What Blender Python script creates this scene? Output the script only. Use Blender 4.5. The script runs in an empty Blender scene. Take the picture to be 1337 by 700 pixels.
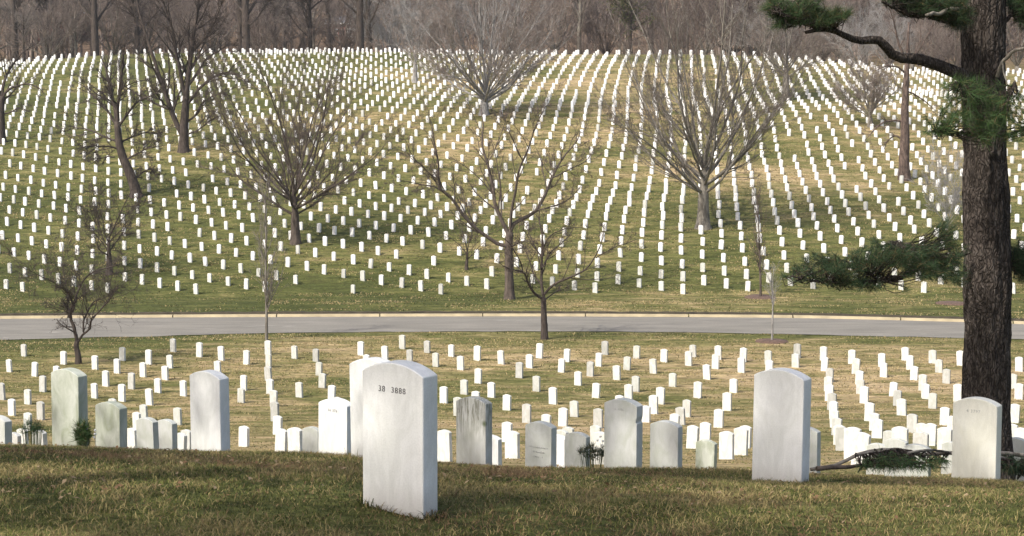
import bpy, bmesh, math, random
import numpy as np
from mathutils import Vector, Matrix

random.seed(7)
RNG = np.random.default_rng(11)
R = math.radians
scene = bpy.context.scene
COL = scene.collection

# ------------------------------------------------------------------ camera model
W0, H0, F0 = 1337.0, 700.0, 2187.0
PITCH = math.atan((350.0 - 134.0) / F0)

def ray(px, py):
    """direction (X, 1, Z) of a photo pixel, eye at the origin looking along +Y"""
    a = (px - W0 / 2) / F0
    b = (H0 / 2 - py) / F0
    y = math.cos(PITCH) + b * math.sin(PITCH)
    z = -math.sin(PITCH) + b * math.cos(PITCH)
    return a / y, z / y

def project(x, y, z):
    yc = y * math.cos(PITCH) - z * math.sin(PITCH)
    zc = y * math.sin(PITCH) + z * math.cos(PITCH)
    return W0 / 2 + F0 * x / yc, H0 / 2 - F0 * zc / yc

def at(px, py, d):
    X, Z = ray(px, py)
    return Vector((X * d, d, Z * d))

# ------------------------------------------------------------------ terrain
KN = np.array([(-40, 1.2), (-20, -.6), (-8, -1.3), (0, -1.55), (4, -1.62), (7, -1.74), (8.5, -1.92), (9.8, -2.18), (11, -2.42), (12, -2.68),
               (13.6, -3.0), (15.6, -3.48), (17, -3.88), (19, -4.3), (22, -4.95), (26, -5.8), (32, -6.95),
               (36, -7.74), (45, -9.4), (50, -10.15), (57, -10.95), (63, -11.4), (70, -11.58), (78, -11.6), (99, -11.6),
               (101, -11.42), (105, -10.85), (110, -9.95), (120, -8.3), (130, -6.6), (140, -4.85), (155, -1.95),
               (170, .4), (185, 2.6), (200, 4.75), (208, 5.75), (213, 6.12), (220, 6.0), (240, 5.0), (262, 5.4), (285, 7.4), (310, 10.8), (350, 17), (450, 38),
               (600, 62), (900, 85), (1400, 90)], float)

def hermite(x, K):
    xs, ys = K[:, 0], K[:, 1]
    h = np.diff(xs); d = np.diff(ys) / h
    m = np.zeros(len(xs)); m[0] = d[0]; m[-1] = d[-1]
    for i in range(1, len(xs) - 1):
        m[i] = 0 if d[i - 1] * d[i] <= 0 else 2 * d[i - 1] * d[i] / (d[i - 1] + d[i])
    x = np.clip(x, xs[0], xs[-1] - 1e-6)
    i = np.clip(np.searchsorted(xs, x, side='right') - 1, 0, len(xs) - 2)
    t = (x - xs[i]) / h[i]
    t2, t3 = t * t, t * t * t
    return (2 * t3 - 3 * t2 + 1) * ys[i] + (t3 - 2 * t2 + t) * h[i] * m[i] + (-2 * t3 + 3 * t2) * ys[i + 1] + (t3 - t2) * h[i] * m[i + 1]

def sstep(a, b, x):
    t = np.clip((x - a) / (b - a), 0, 1)
    return t * t * (3 - 2 * t)

def vnoise(x, y, seed=0):
    xi = np.floor(x).astype(np.int64); yi = np.floor(y).astype(np.int64)
    fx = x - xi; fy = y - yi
    fx = fx * fx * (3 - 2 * fx); fy = fy * fy * (3 - 2 * fy)
    def h(a, b):
        n = (a * 374761393 + b * 668265263 + seed * 974634777) & 0xffffffff
        n = ((n ^ (n >> 13)) * 1274126177) & 0xffffffff
        return ((n ^ (n >> 16)) & 0xffff) / 65535.0
    return (h(xi, yi) * (1 - fx) + h(xi + 1, yi) * fx) * (1 - fy) + (h(xi, yi + 1) * (1 - fx) + h(xi + 1, yi + 1) * fx) * fy

def zf(x, y):
    x = np.asarray(x, float); y = np.asarray(y, float)
    z = hermite(y, KN)
    near = sstep(2, 7, y) * (1 - sstep(14, 30, y))
    z = z - .038 * np.clip(x, -6, 6) * near
    u = x / np.maximum(y, 20)
    far = sstep(120, 212, y)
    z = z - far * (1 - sstep(225, 300, y) * .6) * (sstep(.13, .28, u) * 2.4 + sstep(-.22, -.33, u) * 1.3)
    hill = sstep(102, 135, y)
    z = z + hill * ((vnoise(x / 22, y / 16, 3) - .5) * .9 + (vnoise(x / 7, y / 6, 5) - .5) * .28)
    mid = sstep(20, 30, y) * (1 - sstep(72, 80, y))
    z = z + mid * (vnoise(x / 9, y / 7, 8) - .5) * .12
    nn = 1 - sstep(20, 30, y)
    z = z + nn * ((vnoise(x / 1.3, y / 1.1, 21) - .5) * .05 + (vnoise(x / .35, y / .35, 22) - .5) * .018)
    return z

def zg(x, y):
    return float(zf(np.array([x]), np.array([y]))[0])

def on_ground(px, py, d0=4, d1=300, top=0.0):
    """farthest-first hit of a pixel ray on the ground (or on ground+top)"""
    X, Z = ray(px, py)
    d = np.linspace(d0, d1, 6000)
    g = Z * d - (zf(X * d, d) + top)
    s = np.where((g[:-1] > 0) & (g[1:] <= 0))[0]
    if len(s) == 0:
        return None
    return X * d[s[-1]], float(d[s[-1]])

# ------------------------------------------------------------------ materials
def new_mat(name):
    m = bpy.data.materials.new(name); m.use_nodes = True
    nt = m.node_tree; b = nt.nodes['Principled BSDF']
    return m, nt, b

def N(nt, t, **kw):
    n = nt.nodes.new(t)
    for k, v in kw.items():
        if k in n.inputs: n.inputs[k].default_value = v
        else: setattr(n, k, v)
    return n

def noise(nt, vec, scale, detail=4, rough=.55, dist=0):
    n = N(nt, 'ShaderNodeTexNoise'); n.inputs['Scale'].default_value = scale
    n.inputs['Detail'].default_value = detail; n.inputs['Roughness'].default_value = rough
    n.inputs['Distortion'].default_value = dist
    if vec is not None: nt.links.new(vec, n.inputs['Vector'])
    return n.outputs['Fac']

def mapping(nt, vec, sc=(1, 1, 1), rot=(0, 0, 0), loc=(0, 0, 0)):
    m = N(nt, 'ShaderNodeMapping'); m.inputs['Scale'].default_value = sc
    m.inputs['Rotation'].default_value = rot; m.inputs['Location'].default_value = loc
    nt.links.new(vec, m.inputs['Vector']); return m.outputs['Vector']

def ramp(nt, fac, stops):
    r = N(nt, 'ShaderNodeValToRGB'); cr = r.color_ramp
    while len(cr.elements) < len(stops): cr.elements.new(.5)
    for e, (p, c) in zip(cr.elements, stops):
        e.position = p; e.color = (*c, 1) if len(c) == 3 else c
    nt.links.new(fac, r.inputs['Fac']); return r.outputs['Color']

def mix(nt, fac, a, b, mode='MIX'):
    m = N(nt, 'ShaderNodeMix', data_type='RGBA', blend_type=mode)
    for sock, v in ((m.inputs[0], fac), (m.inputs[6], a), (m.inputs[7], b)):
        if isinstance(v, (int, float)): sock.default_value = v
        elif isinstance(v, tuple): sock.default_value = (*v, 1)
        else: nt.links.new(v, sock)
    return m.outputs[2]

def g3(v): return (v, v, v)

def bump(nt, b, h, strength=.5, dist=.02):
    n = N(nt, 'ShaderNodeBump'); n.inputs['Strength'].default_value = strength; n.inputs['Distance'].default_value = dist
    nt.links.new(h, n.inputs['Height']); nt.links.new(n.outputs['Normal'], b.inputs['Normal'])

def coords(nt, kind='Object'):
    return N(nt, 'ShaderNodeTexCoord').outputs[kind]

def mat_plain(name, c, rough=.8, var=.25, scale=3.0, metal=0):
    m, nt, b = new_mat(name); v = coords(nt)
    f = noise(nt, v, scale, 4)
    b.inputs['Base Color'].default_value = (*c, 1)
    nt.links.new(ramp(nt, f, [(.3, tuple(k * (1 - var) for k in c)), (.7, tuple(min(1, k * (1 + var)) for k in c))]), b.inputs['Base Color'])
    b.inputs['Roughness'].default_value = rough; b.inputs['Metallic'].default_value = metal
    return m

# ground: mown winter turf, straw where it is thin, greener in hollows
def mat_ground():
    m, nt, b = new_mat('winter_turf')
    geo = N(nt, 'ShaderNodeNewGeometry').outputs['Position']
    big = noise(nt, mapping(nt, geo, (.05, .085, .0)), 1.0, 3, .5, .4)
    midn = noise(nt, mapping(nt, geo, (.28, .75, 0), (0, 0, R(-7))), 1.0, 5, .62, .6)
    mow = noise(nt, mapping(nt, geo, (.5, 2.6, 0), (0, 0, R(-5))), 1.0, 6, .72, .5)
    fine = noise(nt, mapping(nt, geo, (4.5, 9, 4)), 1.0, 5, .75)
    speck = noise(nt, mapping(nt, geo, (16, 30, 8)), 1.0, 3, .8)
    def add(a, bb, wa, wb):
        n1 = N(nt, 'ShaderNodeMath', operation='MULTIPLY'); nt.links.new(a, n1.inputs[0]); n1.inputs[1].default_value = wa
        n2 = N(nt, 'ShaderNodeMath', operation='MULTIPLY_ADD'); nt.links.new(bb, n2.inputs[0]); n2.inputs[1].default_value = wb
        nt.links.new(n1.outputs[0], n2.inputs[2]); return n2.outputs[0]
    s = add(add(add(big, midn, .36, .40), mow, 1, .24), fine, 1, .0)
    # greener on the far slope, more so towards its left side and foot; strawy on the low lawn
    sep = N(nt, 'ShaderNodeSeparateXYZ'); nt.links.new(geo, sep.inputs[0])
    def mr(sock, a0, a1, b0, b1):
        n = N(nt, 'ShaderNodeMapRange'); nt.links.new(sock, n.inputs[0])
        for i, v in enumerate((a0, a1, b0, b1)): n.inputs[i + 1].default_value = v
        n.interpolation_type = 'SMOOTHSTEP'; return n.outputs[0]
    def plus(a, bb):
        n = N(nt, 'ShaderNodeMath', operation='ADD'); nt.links.new(a, n.inputs[0]); nt.links.new(bb, n.inputs[1]); return n.outputs[0]
    s = plus(s, mr(sep.outputs['Y'], 76, 84, .06, -.03))
    s = plus(s, mr(sep.outputs['Y'], 112, 140, -.01, .05))
    s = plus(s, mr(sep.outputs['X'], -34, 2, -.055, .02))
    s = plus(s, mr(sep.outputs['Y'], 99, 101, .0, .0))
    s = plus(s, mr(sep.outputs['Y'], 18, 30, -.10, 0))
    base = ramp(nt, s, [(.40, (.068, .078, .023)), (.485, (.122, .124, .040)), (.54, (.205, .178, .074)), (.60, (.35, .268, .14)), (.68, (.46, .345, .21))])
    f2 = ramp(nt, plus(fine, speck), [(.72, g3(.5)), (1.0, g3(.98)), (1.32, g3(1.5))])
    f2n = ramp(nt, fine, [(.32, g3(.42)), (.5, g3(.98)), (.68, g3(1.6))])
    c = mix(nt, .95, base, f2n, 'MULTIPLY')
    streak = noise(nt, mapping(nt, geo, (.55, 3.2, 0), (0, 0, R(-4))), 1.0, 6, .75, .5)
    c = mix(nt, .75, c, ramp(nt, streak, [(.38, g3(.45)), (.5, g3(.95)), (.66, g3(1.35))]), 'MULTIPLY')
    # reddish leaf litter far beyond the crest
    lit = mr(sep.outputs['Y'], 262, 300, 0, 1)
    c = mix(nt, lit, c, ramp(nt, midn, [(.35, (.085, .06, .042)), (.65, (.19, .13, .085))]))
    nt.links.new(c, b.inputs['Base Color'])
    b.inputs['Roughness'].default_value = .95; b.inputs['Specular IOR Level'].default_value = .1
    bump(nt, b, plus(fine, mow), .9, .09)
    return m

def mat_asphalt():
    m, nt, b = new_mat('asphalt')
    geo = N(nt, 'ShaderNodeNewGeometry').outputs['Position']
    f = noise(nt, mapping(nt, geo, (.25, 1.2, 0)), 1, 5, .6)
    g = noise(nt, mapping(nt, geo, (9, 14, 9)), 1, 3, .8)
    c = mix(nt, .5, ramp(nt, f, [(.3, (.145, .135, .115)), (.7, (.225, .208, .178))]), ramp(nt, g, [(.25, g3(.55)), (.75, g3(1.3))]), 'MULTIPLY')
    lt = noise(nt, mapping(nt, geo, (.35, 2.2, 0), (0, 0, R(3)), (3, 7, 0)), 1, 3, .6, .8)
    c = mix(nt, ramp(nt, lt, [(.66, g3(0)), (.74, g3(.65))]), c, (.42, .40, .36))
    nt.links.new(c, b.inputs['Base Color']); b.inputs['Roughness'].default_value = .9
    return m

def mat_marble(name, base=(.76, .755, .73), stain=(.34, .36, .27), amount=.25, streaks=0.0, tint=None, low=.0, vary=True, moss=None, weather=.25):
    m, nt, b = new_mat(name); v = coords(nt)
    inf = N(nt, 'ShaderNodeObjectInfo')
    if vary:
        ad = N(nt, 'ShaderNodeVectorMath', operation='ADD'); nt.links.new(v, ad.inputs[0])
        sc = N(nt, 'ShaderNodeVectorMath', operation='SCALE'); nt.links.new(inf.outputs['Location'], sc.inputs[0]); sc.inputs['Scale'].default_value = 1.7
        nt.links.new(sc.outputs[0], ad.inputs[1]); vv = ad.outputs[0]
    else: vv = v
    a = noise(nt, mapping(nt, vv, (7, 7, 4)), 1, 5, .6, .8)
    vein = noise(nt, mapping(nt, vv, (14, 14, 3), (0, R(14), 0)), 1, 4, .65, 1.6)
    fine = noise(nt, vv, 120, 3, .7)
    c = mix(nt, .6, base, ramp(nt, vein, [(.3, tuple(k * .80 for k in (1, 1, 1))), (.55, g3(1.0)), (.8, g3(1.05))]), 'MULTIPLY')
    st = ramp(nt, a, [(.5 - amount * .4, g3(amount * 1.6)), (.62, g3(amount * .25)), (.8, g3(0))])
    c = mix(nt, st, c, stain)
    c = mix(nt, .22, c, ramp(nt, fine, [(.3, g3(.6)), (.7, g3(1.15))]), 'MULTIPLY')
    if streaks > 0:
        sk = noise(nt, mapping(nt, vv, (42, 42, 5)), 1, 4, .7, .6)
        sep = N(nt, 'ShaderNodeSeparateXYZ'); nt.links.new(v, sep.inputs[0])
        mr = N(nt, 'ShaderNodeMapRange'); nt.links.new(sep.outputs['Z'], mr.inputs[0])
        for i, q in enumerate((.2, .5, 0, streaks)): mr.inputs[i + 1].default_value = q
        k = N(nt, 'ShaderNodeMath', operation='MULTIPLY'); nt.links.new(mr.outputs[0], k.inputs[0])
        nt.links.new(ramp(nt, sk, [(.42, g3(0)), (.6, g3(1))]), k.inputs[1])
        c = mix(nt, k.outputs[0], c, (.24, .235, .19))
    if low > 0:
        sep = N(nt, 'ShaderNodeSeparateXYZ'); nt.links.new(v, sep.inputs[0])
        mr = N(nt, 'ShaderNodeMapRange'); nt.links.new(sep.outputs['Z'], mr.inputs[0])
        for i, q in enumerate((.0, .14, low, 0)): mr.inputs[i + 1].default_value = q
        k = N(nt, 'ShaderNodeMath', operation='MULTIPLY'); nt.links.new(mr.outputs[0], k.inputs[0])
        nt.links.new(ramp(nt, a, [(.3, g3(.4)), (.6, g3(1))]), k.inputs[1])
        c = mix(nt, k.outputs[0], c, (.20, .155, .12))
    if moss:
        (cx, cy, cz), rad = moss
        sb = N(nt, 'ShaderNodeVectorMath', operation='DISTANCE'); nt.links.new(v, sb.inputs[0]); sb.inputs[1].default_value = (cx, cy, cz)
        nz = N(nt, 'ShaderNodeMath', operation='MULTIPLY_ADD'); nt.links.new(a, nz.inputs[0]); nz.inputs[1].default_value = rad * 1.3; nt.links.new(sb.outputs['Value'], nz.inputs[2])
        mr = N(nt, 'ShaderNodeMapRange'); nt.links.new(nz.outputs[0], mr.inputs[0])
        for i, q in enumerate((rad * .9, rad * 1.6, .85, 0)): mr.inputs[i + 1].default_value = q
        c = mix(nt, mr.outputs[0], c, (.09, .12, .04))
    if weather:
        rr = ramp(nt, inf.outputs['Random'], [(0, g3(1 - weather)), (.25, g3(.95)), (1, g3(1.04))])
        c = mix(nt, 1.0, c, rr, 'MULTIPLY')
    nt.links.new(c, b.inputs['Base Color']); b.inputs['Roughness'].default_value = .68
    b.inputs['Specular IOR Level'].default_value = .3
    bump(nt, b, fine, .25, .002)
    return m

def mat_bark(name, dark, light, scale=(9, 9, 1.6), bd=.03):
    m, nt, b = new_mat(name); v = coords(nt)
    f = noise(nt, mapping(nt, v, scale), 1, 6, .65, .7)
    g = noise(nt, v, 2.0, 3, .6)
    c = ramp(nt, f, [(.34, dark), (.62, light)])
    c = mix(nt, .6, c, ramp(nt, g, [(.3, g3(.7)), (.7, g3(1.2))]), 'MULTIPLY')
    nt.links.new(c, b.inputs['Base Color']); b.inputs['Roughness'].default_value = .92
    b.inputs['Specular IOR Level'].default_value = .15
    bump(nt, b, f, .8, bd)
    return m

def mat_attr(name, rough=.75, attr='tone', trans=0.0):
    m, nt, b = new_mat(name)
    a = N(nt, 'ShaderNodeAttribute'); a.attribute_name = attr
    nt.links.new(a.outputs['Color'], b.inputs['Base Color'])
    b.inputs['Roughness'].default_value = rough; b.inputs['Specular IOR Level'].default_value = .2
    if trans:
        out = nt.nodes['Material Output']
        tr = N(nt, 'ShaderNodeBsdfTranslucent'); nt.links.new(a.outputs['Color'], tr.inputs['Color'])
        mx = N(nt, 'ShaderNodeMixShader'); mx.inputs[0].default_value = trans
        nt.links.new(b.outputs[0], mx.inputs[1]); nt.links.new(tr.outputs[0], mx.inputs[2]); nt.links.new(mx.outputs[0], out.inputs[0])
    return m

M_GROUND = mat_ground(); M_ASPH = mat_asphalt()
M_KERB = mat_plain('kerb_concrete', (.36, .30, .19), .85, .22, 1.2)
M_MARBLE = mat_marble('white_marble', weather=.4)
M_MARBLE_FG = mat_marble('white_marble_close', (.84, .84, .82), (.50, .51, .45), .22, low=.5, vary=False, weather=0)
M_MARBLE_GREY = mat_marble('weathered_marble', (.60, .605, .585), (.40, .42, .34), .38, low=.3, weather=.12)
M_MARBLE_GREEN = mat_marble('algae_marble', (.56, .575, .51), (.24, .27, .17), .46, low=.3, weather=0)
M_MARBLE_STREAK = mat_marble('streaked_marble', (.63, .63, .60), (.38, .38, .30), .35, streaks=1.0, low=.3, weather=0, vary=False, moss=((.15, -.05, .42), .035))
M_MARBLE_CREAM = mat_marble('cream_marble', (.83, .82, .73), (.62, .60, .47), .28, low=.35, weather=0, vary=False)
M_INK = mat_plain('dark_inscription', (.09, .085, .085), .8, .3, 30)
M_INK_SOFT = mat_plain('faded_inscription', (.36, .36, .35), .8, .3, 60)
M_BARK_GREY = mat_bark('grey_bark', (.085, .075, .062), (.27, .245, .21))
M_BARK_BROWN = mat_bark('brown_bark', (.045, .036, .030), (.135, .108, .09))
M_BARK_DARK = mat_bark('dark_bark', (.030, .024, .021), (.10, .08, .068))
M_BARK_PALE = mat_bark('pale_bark', (.16, .15, .14), (.36, .345, .33))
M_BARK_RED = mat_bark('reddish_bark', (.04, .03, .025), (.17, .125, .105), (7, 7, 2.2))
def mat_pine():
    m, nt, b = new_mat('pine_bark'); v = coords(nt)
    wob = N(nt, 'ShaderNodeTexNoise'); wob.inputs['Scale'].default_value = 5; nt.links.new(v, wob.inputs['Vector'])
    av_ = N(nt, 'ShaderNodeVectorMath', operation='MULTIPLY_ADD'); nt.links.new(wob.outputs['Color'], av_.inputs[0]); av_.inputs[1].default_value = (.22, .22, .5); nt.links.new(v, av_.inputs[2])
    vo = N(nt, 'ShaderNodeTexVoronoi', feature='DISTANCE_TO_EDGE'); nt.links.new(mapping(nt, av_.outputs[0], (24, 24, 4.2)), vo.inputs['Vector']); vo.inputs['Scale'].default_value = 1
    crack = ramp(nt, vo.outputs['Distance'], [(0, g3(.38)), (.12, g3(.75)), (.3, g3(1))])
    f = noise(nt, mapping(nt, v, (30, 30, 7)), 1, 5, .7, .5); g = noise(nt, v, 3, 3, .6)
    c = ramp(nt, f, [(.3, (.034, .028, .024)), (.52, (.088, .072, .062)), (.70, (.19, .162, .142))])
    c = mix(nt, 1, c, crack, 'MULTIPLY'); c = mix(nt, .6, c, ramp(nt, g, [(.3, g3(.65)), (.7, g3(1.25))]), 'MULTIPLY')
    nt.links.new(c, b.inputs['Base Color']); b.inputs['Roughness'].default_value = .95; b.inputs['Specular IOR Level'].default_value = .1
    bump(nt, b, crack, .9, .03); return m
M_PINE_BARK = mat_pine()
M_TW_BROWN = mat_plain('brown_twigs', (.065, .049, .041), .9, .2)
M_TW_GREY = mat_plain('grey_twigs', (.17, .148, .132), .9, .2)
M_TW_PALE = mat_plain('pale_twigs', (.30, .285, .275), .9, .15)
M_TW_RED = mat_plain('reddish_twigs', (.105, .078, .066), .9, .2)
M_TW_MAUVE = mat_plain('mauve_twigs', (.235, .188, .162), .9, .2)
M_NEEDLE = mat_attr('pine_needles', .55)
M_BLADE = mat_attr('grass_blades', .7, trans=.25)
M_STEM = mat_plain('green_stems', (.075, .10, .04), .8, .3, 9)
M_SOIL_SHADED = mat_plain('bare_soil', (.045, .036, .022), .95, .4, 3)
M_MULCH = mat_plain('bark_mulch', (.10, .062, .045), .95, .5, 8)
M_BRICK = mat_plain('red_brick', (.27, .125, .095), .9, .15, 6)
M_ROOF = mat_plain('slate_roof', (.10, .10, .11), .8, .2, 2)
M_TRIM = mat_plain('white_paint', (.8, .8, .78), .5, .04)
M_GLASS = mat_plain('window_glass', (.05, .06, .07), .1, .1)
M_STONE = mat_plain('tan_stone', (.36, .29, .20), .9, .3, 2)
M_PLAST = mat_plain('white_petals', (.8, .79, .76), .6, .05)

# ------------------------------------------------------------------ objects
def tag(o, label=None, cat=None, group=None, kind=None):
    if label: o['label'] = label
    if cat: o['category'] = cat
    if group: o['group'] = group
    if kind: o['kind'] = kind
    return o

def empty(name, loc):
    o = bpy.data.objects.new(name, None); o.location = loc; o.empty_display_size = .3
    COL.objects.link(o); return o

def mesh_fast(name, V, F, smooth=False):
    """V (n,3), F list of index arrays (m,k)"""
    me = bpy.data.meshes.new(name)
    V = np.ascontiguousarray(V, dtype=np.float32)
    me.vertices.add(len(V)); me.vertices.foreach_set('co', V.ravel())
    F = [f for f in F if len(f)]
    nl = sum(f.size for f in F); nf = sum(len(f) for f in F)
    me.loops.add(nl); me.polygons.add(nf)
    me.loops.foreach_set('vertex_index', np.concatenate([f.ravel() for f in F]).astype(np.int32))
    st = []; o = 0
    for f in F:
        st.append(o + np.arange(len(f)) * f.shape[1]); o += f.size
    me.polygons.foreach_set('loop_start', np.concatenate(st).astype(np.int32))
    if smooth: me.polygons.foreach_set('use_smooth', np.ones(nf, bool))
    me.update(calc_edges=True); me.validate()
    return me

def link(name, me, mat, parent=None, loc=None):
    o = bpy.data.objects.new(name, me)
    if mat and not me.materials: me.materials.append(mat)
    COL.objects.link(o)
    if parent: o.parent = parent
    if loc is not None: o.location = loc
    return o

class Geo:
    def __init__(s): s.V = []; s.F = {}; s.n = 0
    def add(s, V, *Fs):
        V = np.asarray(V, float).reshape(-1, 3)
        for f in Fs:
            f = np.asarray(f, np.int64)
            if len(f): s.F.setdefault(f.shape[1], []).append(f + s.n)
        s.V.append(V); s.n += len(V)
    def mesh(s, name, origin=(0, 0, 0), smooth=False):
        V = np.concatenate(s.V) - np.asarray(origin, float)
        return mesh_fast(name, V, [np.concatenate(v) for v in s.F.values()], smooth)

def box(g, c, size, rot=0.0):
    x, y, z = [k / 2 for k in size]
    P = np.array([(a * x, b * y, d * z) for d in (-1, 1) for b in (-1, 1) for a in (-1, 1)])
    ca, sa = math.cos(rot), math.sin(rot)
    P = np.stack([P[:, 0] * ca - P[:, 1] * sa, P[:, 0] * sa + P[:, 1] * ca, P[:, 2]], 1) + np.array(c)
    g.add(P, [(0, 2, 3, 1), (4, 5, 7, 6), (0, 1, 5, 4), (2, 6, 7, 3), (0, 4, 6, 2), (1, 3, 7, 5)])

def unit(v):
    return v / np.maximum(np.linalg.norm(v, axis=-1, keepdims=True), 1e-9)

def tubes(g, P, Rd, k=5, cap=False):
    """P (n,p,3) polylines, Rd (n,p) radii"""
    n, p, _ = P.shape
    if n == 0: return
    T = np.empty_like(P); T[:, 1:-1] = P[:, 2:] - P[:, :-2]; T[:, 0] = P[:, 1] - P[:, 0]; T[:, -1] = P[:, -1] - P[:, -2]
    T = unit(T)
    ref = np.where(np.abs(unit(P[:, -1] - P[:, 0])[:, 2:3]) > .8, np.array([[1., .13, 0]]), np.array([[0.07, .1, 1.]]))[:, None, :]
    U = unit(np.cross(T, ref)); Vv = np.cross(T, U)
    a = np.arange(k) / k * 2 * np.pi
    ring = P[:, :, None, :] + Rd[:, :, None, None] * (U[:, :, None, :] * np.cos(a)[None, None, :, None] + Vv[:, :, None, :] * np.sin(a)[None, None, :, None])
    V = ring.reshape(-1, 3)
    b = (np.arange(n) * p * k)[:, None, None] + (np.arange(p - 1) * k)[None, :, None] + np.arange(k)[None, None, :]
    b2 = (np.arange(n) * p * k)[:, None, None] + (np.arange(p - 1) * k)[None, :, None] + ((np.arange(k) + 1) % k)[None, None, :]
    Fq = np.stack([b, b2, b2 + k, b + k], -1).reshape(-1, 4)
    g.add(V, Fq)
    if cap:
        e = (np.arange(n) * p * k + (p - 1) * k)[:, None] + np.arange(k)[None, :]
        g.F.setdefault(k, []).append(e + g.n - len(V))

def rot_axis(v, ax, an):
    c = np.cos(an)[..., None]; s = np.sin(an)[..., None]
    return v * c + np.cross(ax, v) * s + ax * (ax * v).sum(-1, keepdims=True) * (1 - c)

def grow(S, D, L, Rd, rng, p=5, wander=.12, up=.05, tip=.25):
    n = len(S); P = np.empty((n, p + 1, 3)); P[:, 0] = S; d = unit(D)
    for j in range(p):
        d = unit(d + rng.normal(0, wander, (n, 3)) + np.array([0, 0, up]))
        P[:, j + 1] = P[:, j] + d * (L / p)[:, None]
    t = np.linspace(0, 1, p + 1)[None]
    return P, Rd[:, None] * (1 - t * (1 - tip))

def spawn(P, Rd, rng, k, t0=.25, t1=1.0, ang=.6, asd=.2, lf=.55, lsd=.2, rf=.6, taper=.5):
    """k children per branch"""
    n, p, _ = P.shape
    n_ = n * k; idx = np.repeat(np.arange(n), k)
    t = rng.uniform(t0, t1, n_) * (p - 1) * .999; i = t.astype(int); f = (t - i)[:, None]
    A, B = P[idx, i], P[idx, i + 1]
    S = A * (1 - f) + B * f; D = unit(B - A)
    r = Rd[idx, i] * (1 - f[:, 0]) + Rd[idx, i + 1] * f[:, 0]
    L = np.linalg.norm(np.diff(P, axis=1), axis=-1).sum(1)[idx]
    ax = unit(np.cross(D, rng.normal(size=(n_, 3))))
    D2 = rot_axis(D, ax, np.abs(rng.normal(ang, asd, n_)))
    L2 = L * lf * np.exp(rng.normal(0, lsd, n_)) * (1 - taper * t / (p - 1))
    return S, D2, L2, np.minimum(r * rf, r)

# ------------------------------------------------------------------ the setting
def build_ground():
    ys = np.concatenate([np.arange(-40, 3, 1.5), np.arange(3, 30, .16), np.arange(30, 88, .7), np.arange(88, 93.5, .11), np.arange(93.5, 98, .7), np.arange(98, 262, 1.3), np.arange(262, 500, 5), np.arange(500, 1401, 30)])
    us = np.linspace(-1, 1, 341); us = np.sign(us) * (np.abs(us) * .42 + np.abs(us) ** 4 * .9)
    hw = 14 + np.abs(ys) * .8
    Y, U = np.meshgrid(ys, us, indexing='ij'); X = U * (hw[:, None])
    # raised turf beyond the kerb, the road lies in its own flat bed
    Z = zf(X, Y)
    far = road_far(X); nearE = road_near(X)
    Z = Z + np.where((Y > far + .36), .2 * (1 - sstep(95, 99, Y)), 0) - np.where((Y <= far + .36) & (Y >= nearE - .2) , .02, 0)
    n, m = Y.shape
    V = np.stack([X, Y, Z], -1).reshape(-1, 3)
    i = (np.arange(n - 1) * m)[:, None] + np.arange(m - 1)[None]
    F = np.stack([i, i + 1, i + 1 + m, i + m], -1).reshape(-1, 4)
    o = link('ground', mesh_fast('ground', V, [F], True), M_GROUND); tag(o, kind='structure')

def _curve(pts):
    P = np.array([(q[0], q[1]) for q in pts]); P = P[P[:, 0].argsort()]
    lo = P[0] + (P[0] - P[1]) / (P[1, 0] - P[0, 0]) * 60; hi = P[-1] + (P[-1] - P[-2]) / (P[-1, 0] - P[-2, 0]) * 60
    P = np.vstack([[P[0, 0] - 60, lo[1]], P, [P[-1, 0] + 60, hi[1]]])
    K = P
    def f(x):
        x = np.asarray(x, float)
        return hermite(x, K)
    return f

def flat_hit(px, py, z=-11.6):
    X, Z = ray(px, py); d = z / Z; return X * d, d

far_pts = [flat_hit(*p) for p in ((-40, 417), (0, 416.5), (300, 414.3), (668, 413.3), (1000, 415), (1250, 420.5), (1337, 423.5))]
near_pts = [flat_hit(*p) for p in ((-40, 444.5), (0, 443.5), (180, 439.5), (350, 435.5), (668, 432.7), (900, 434.5), (1150, 439), (1337, 443))]
road_far = _curve(far_pts); road_near = _curve(near_pts)

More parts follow.
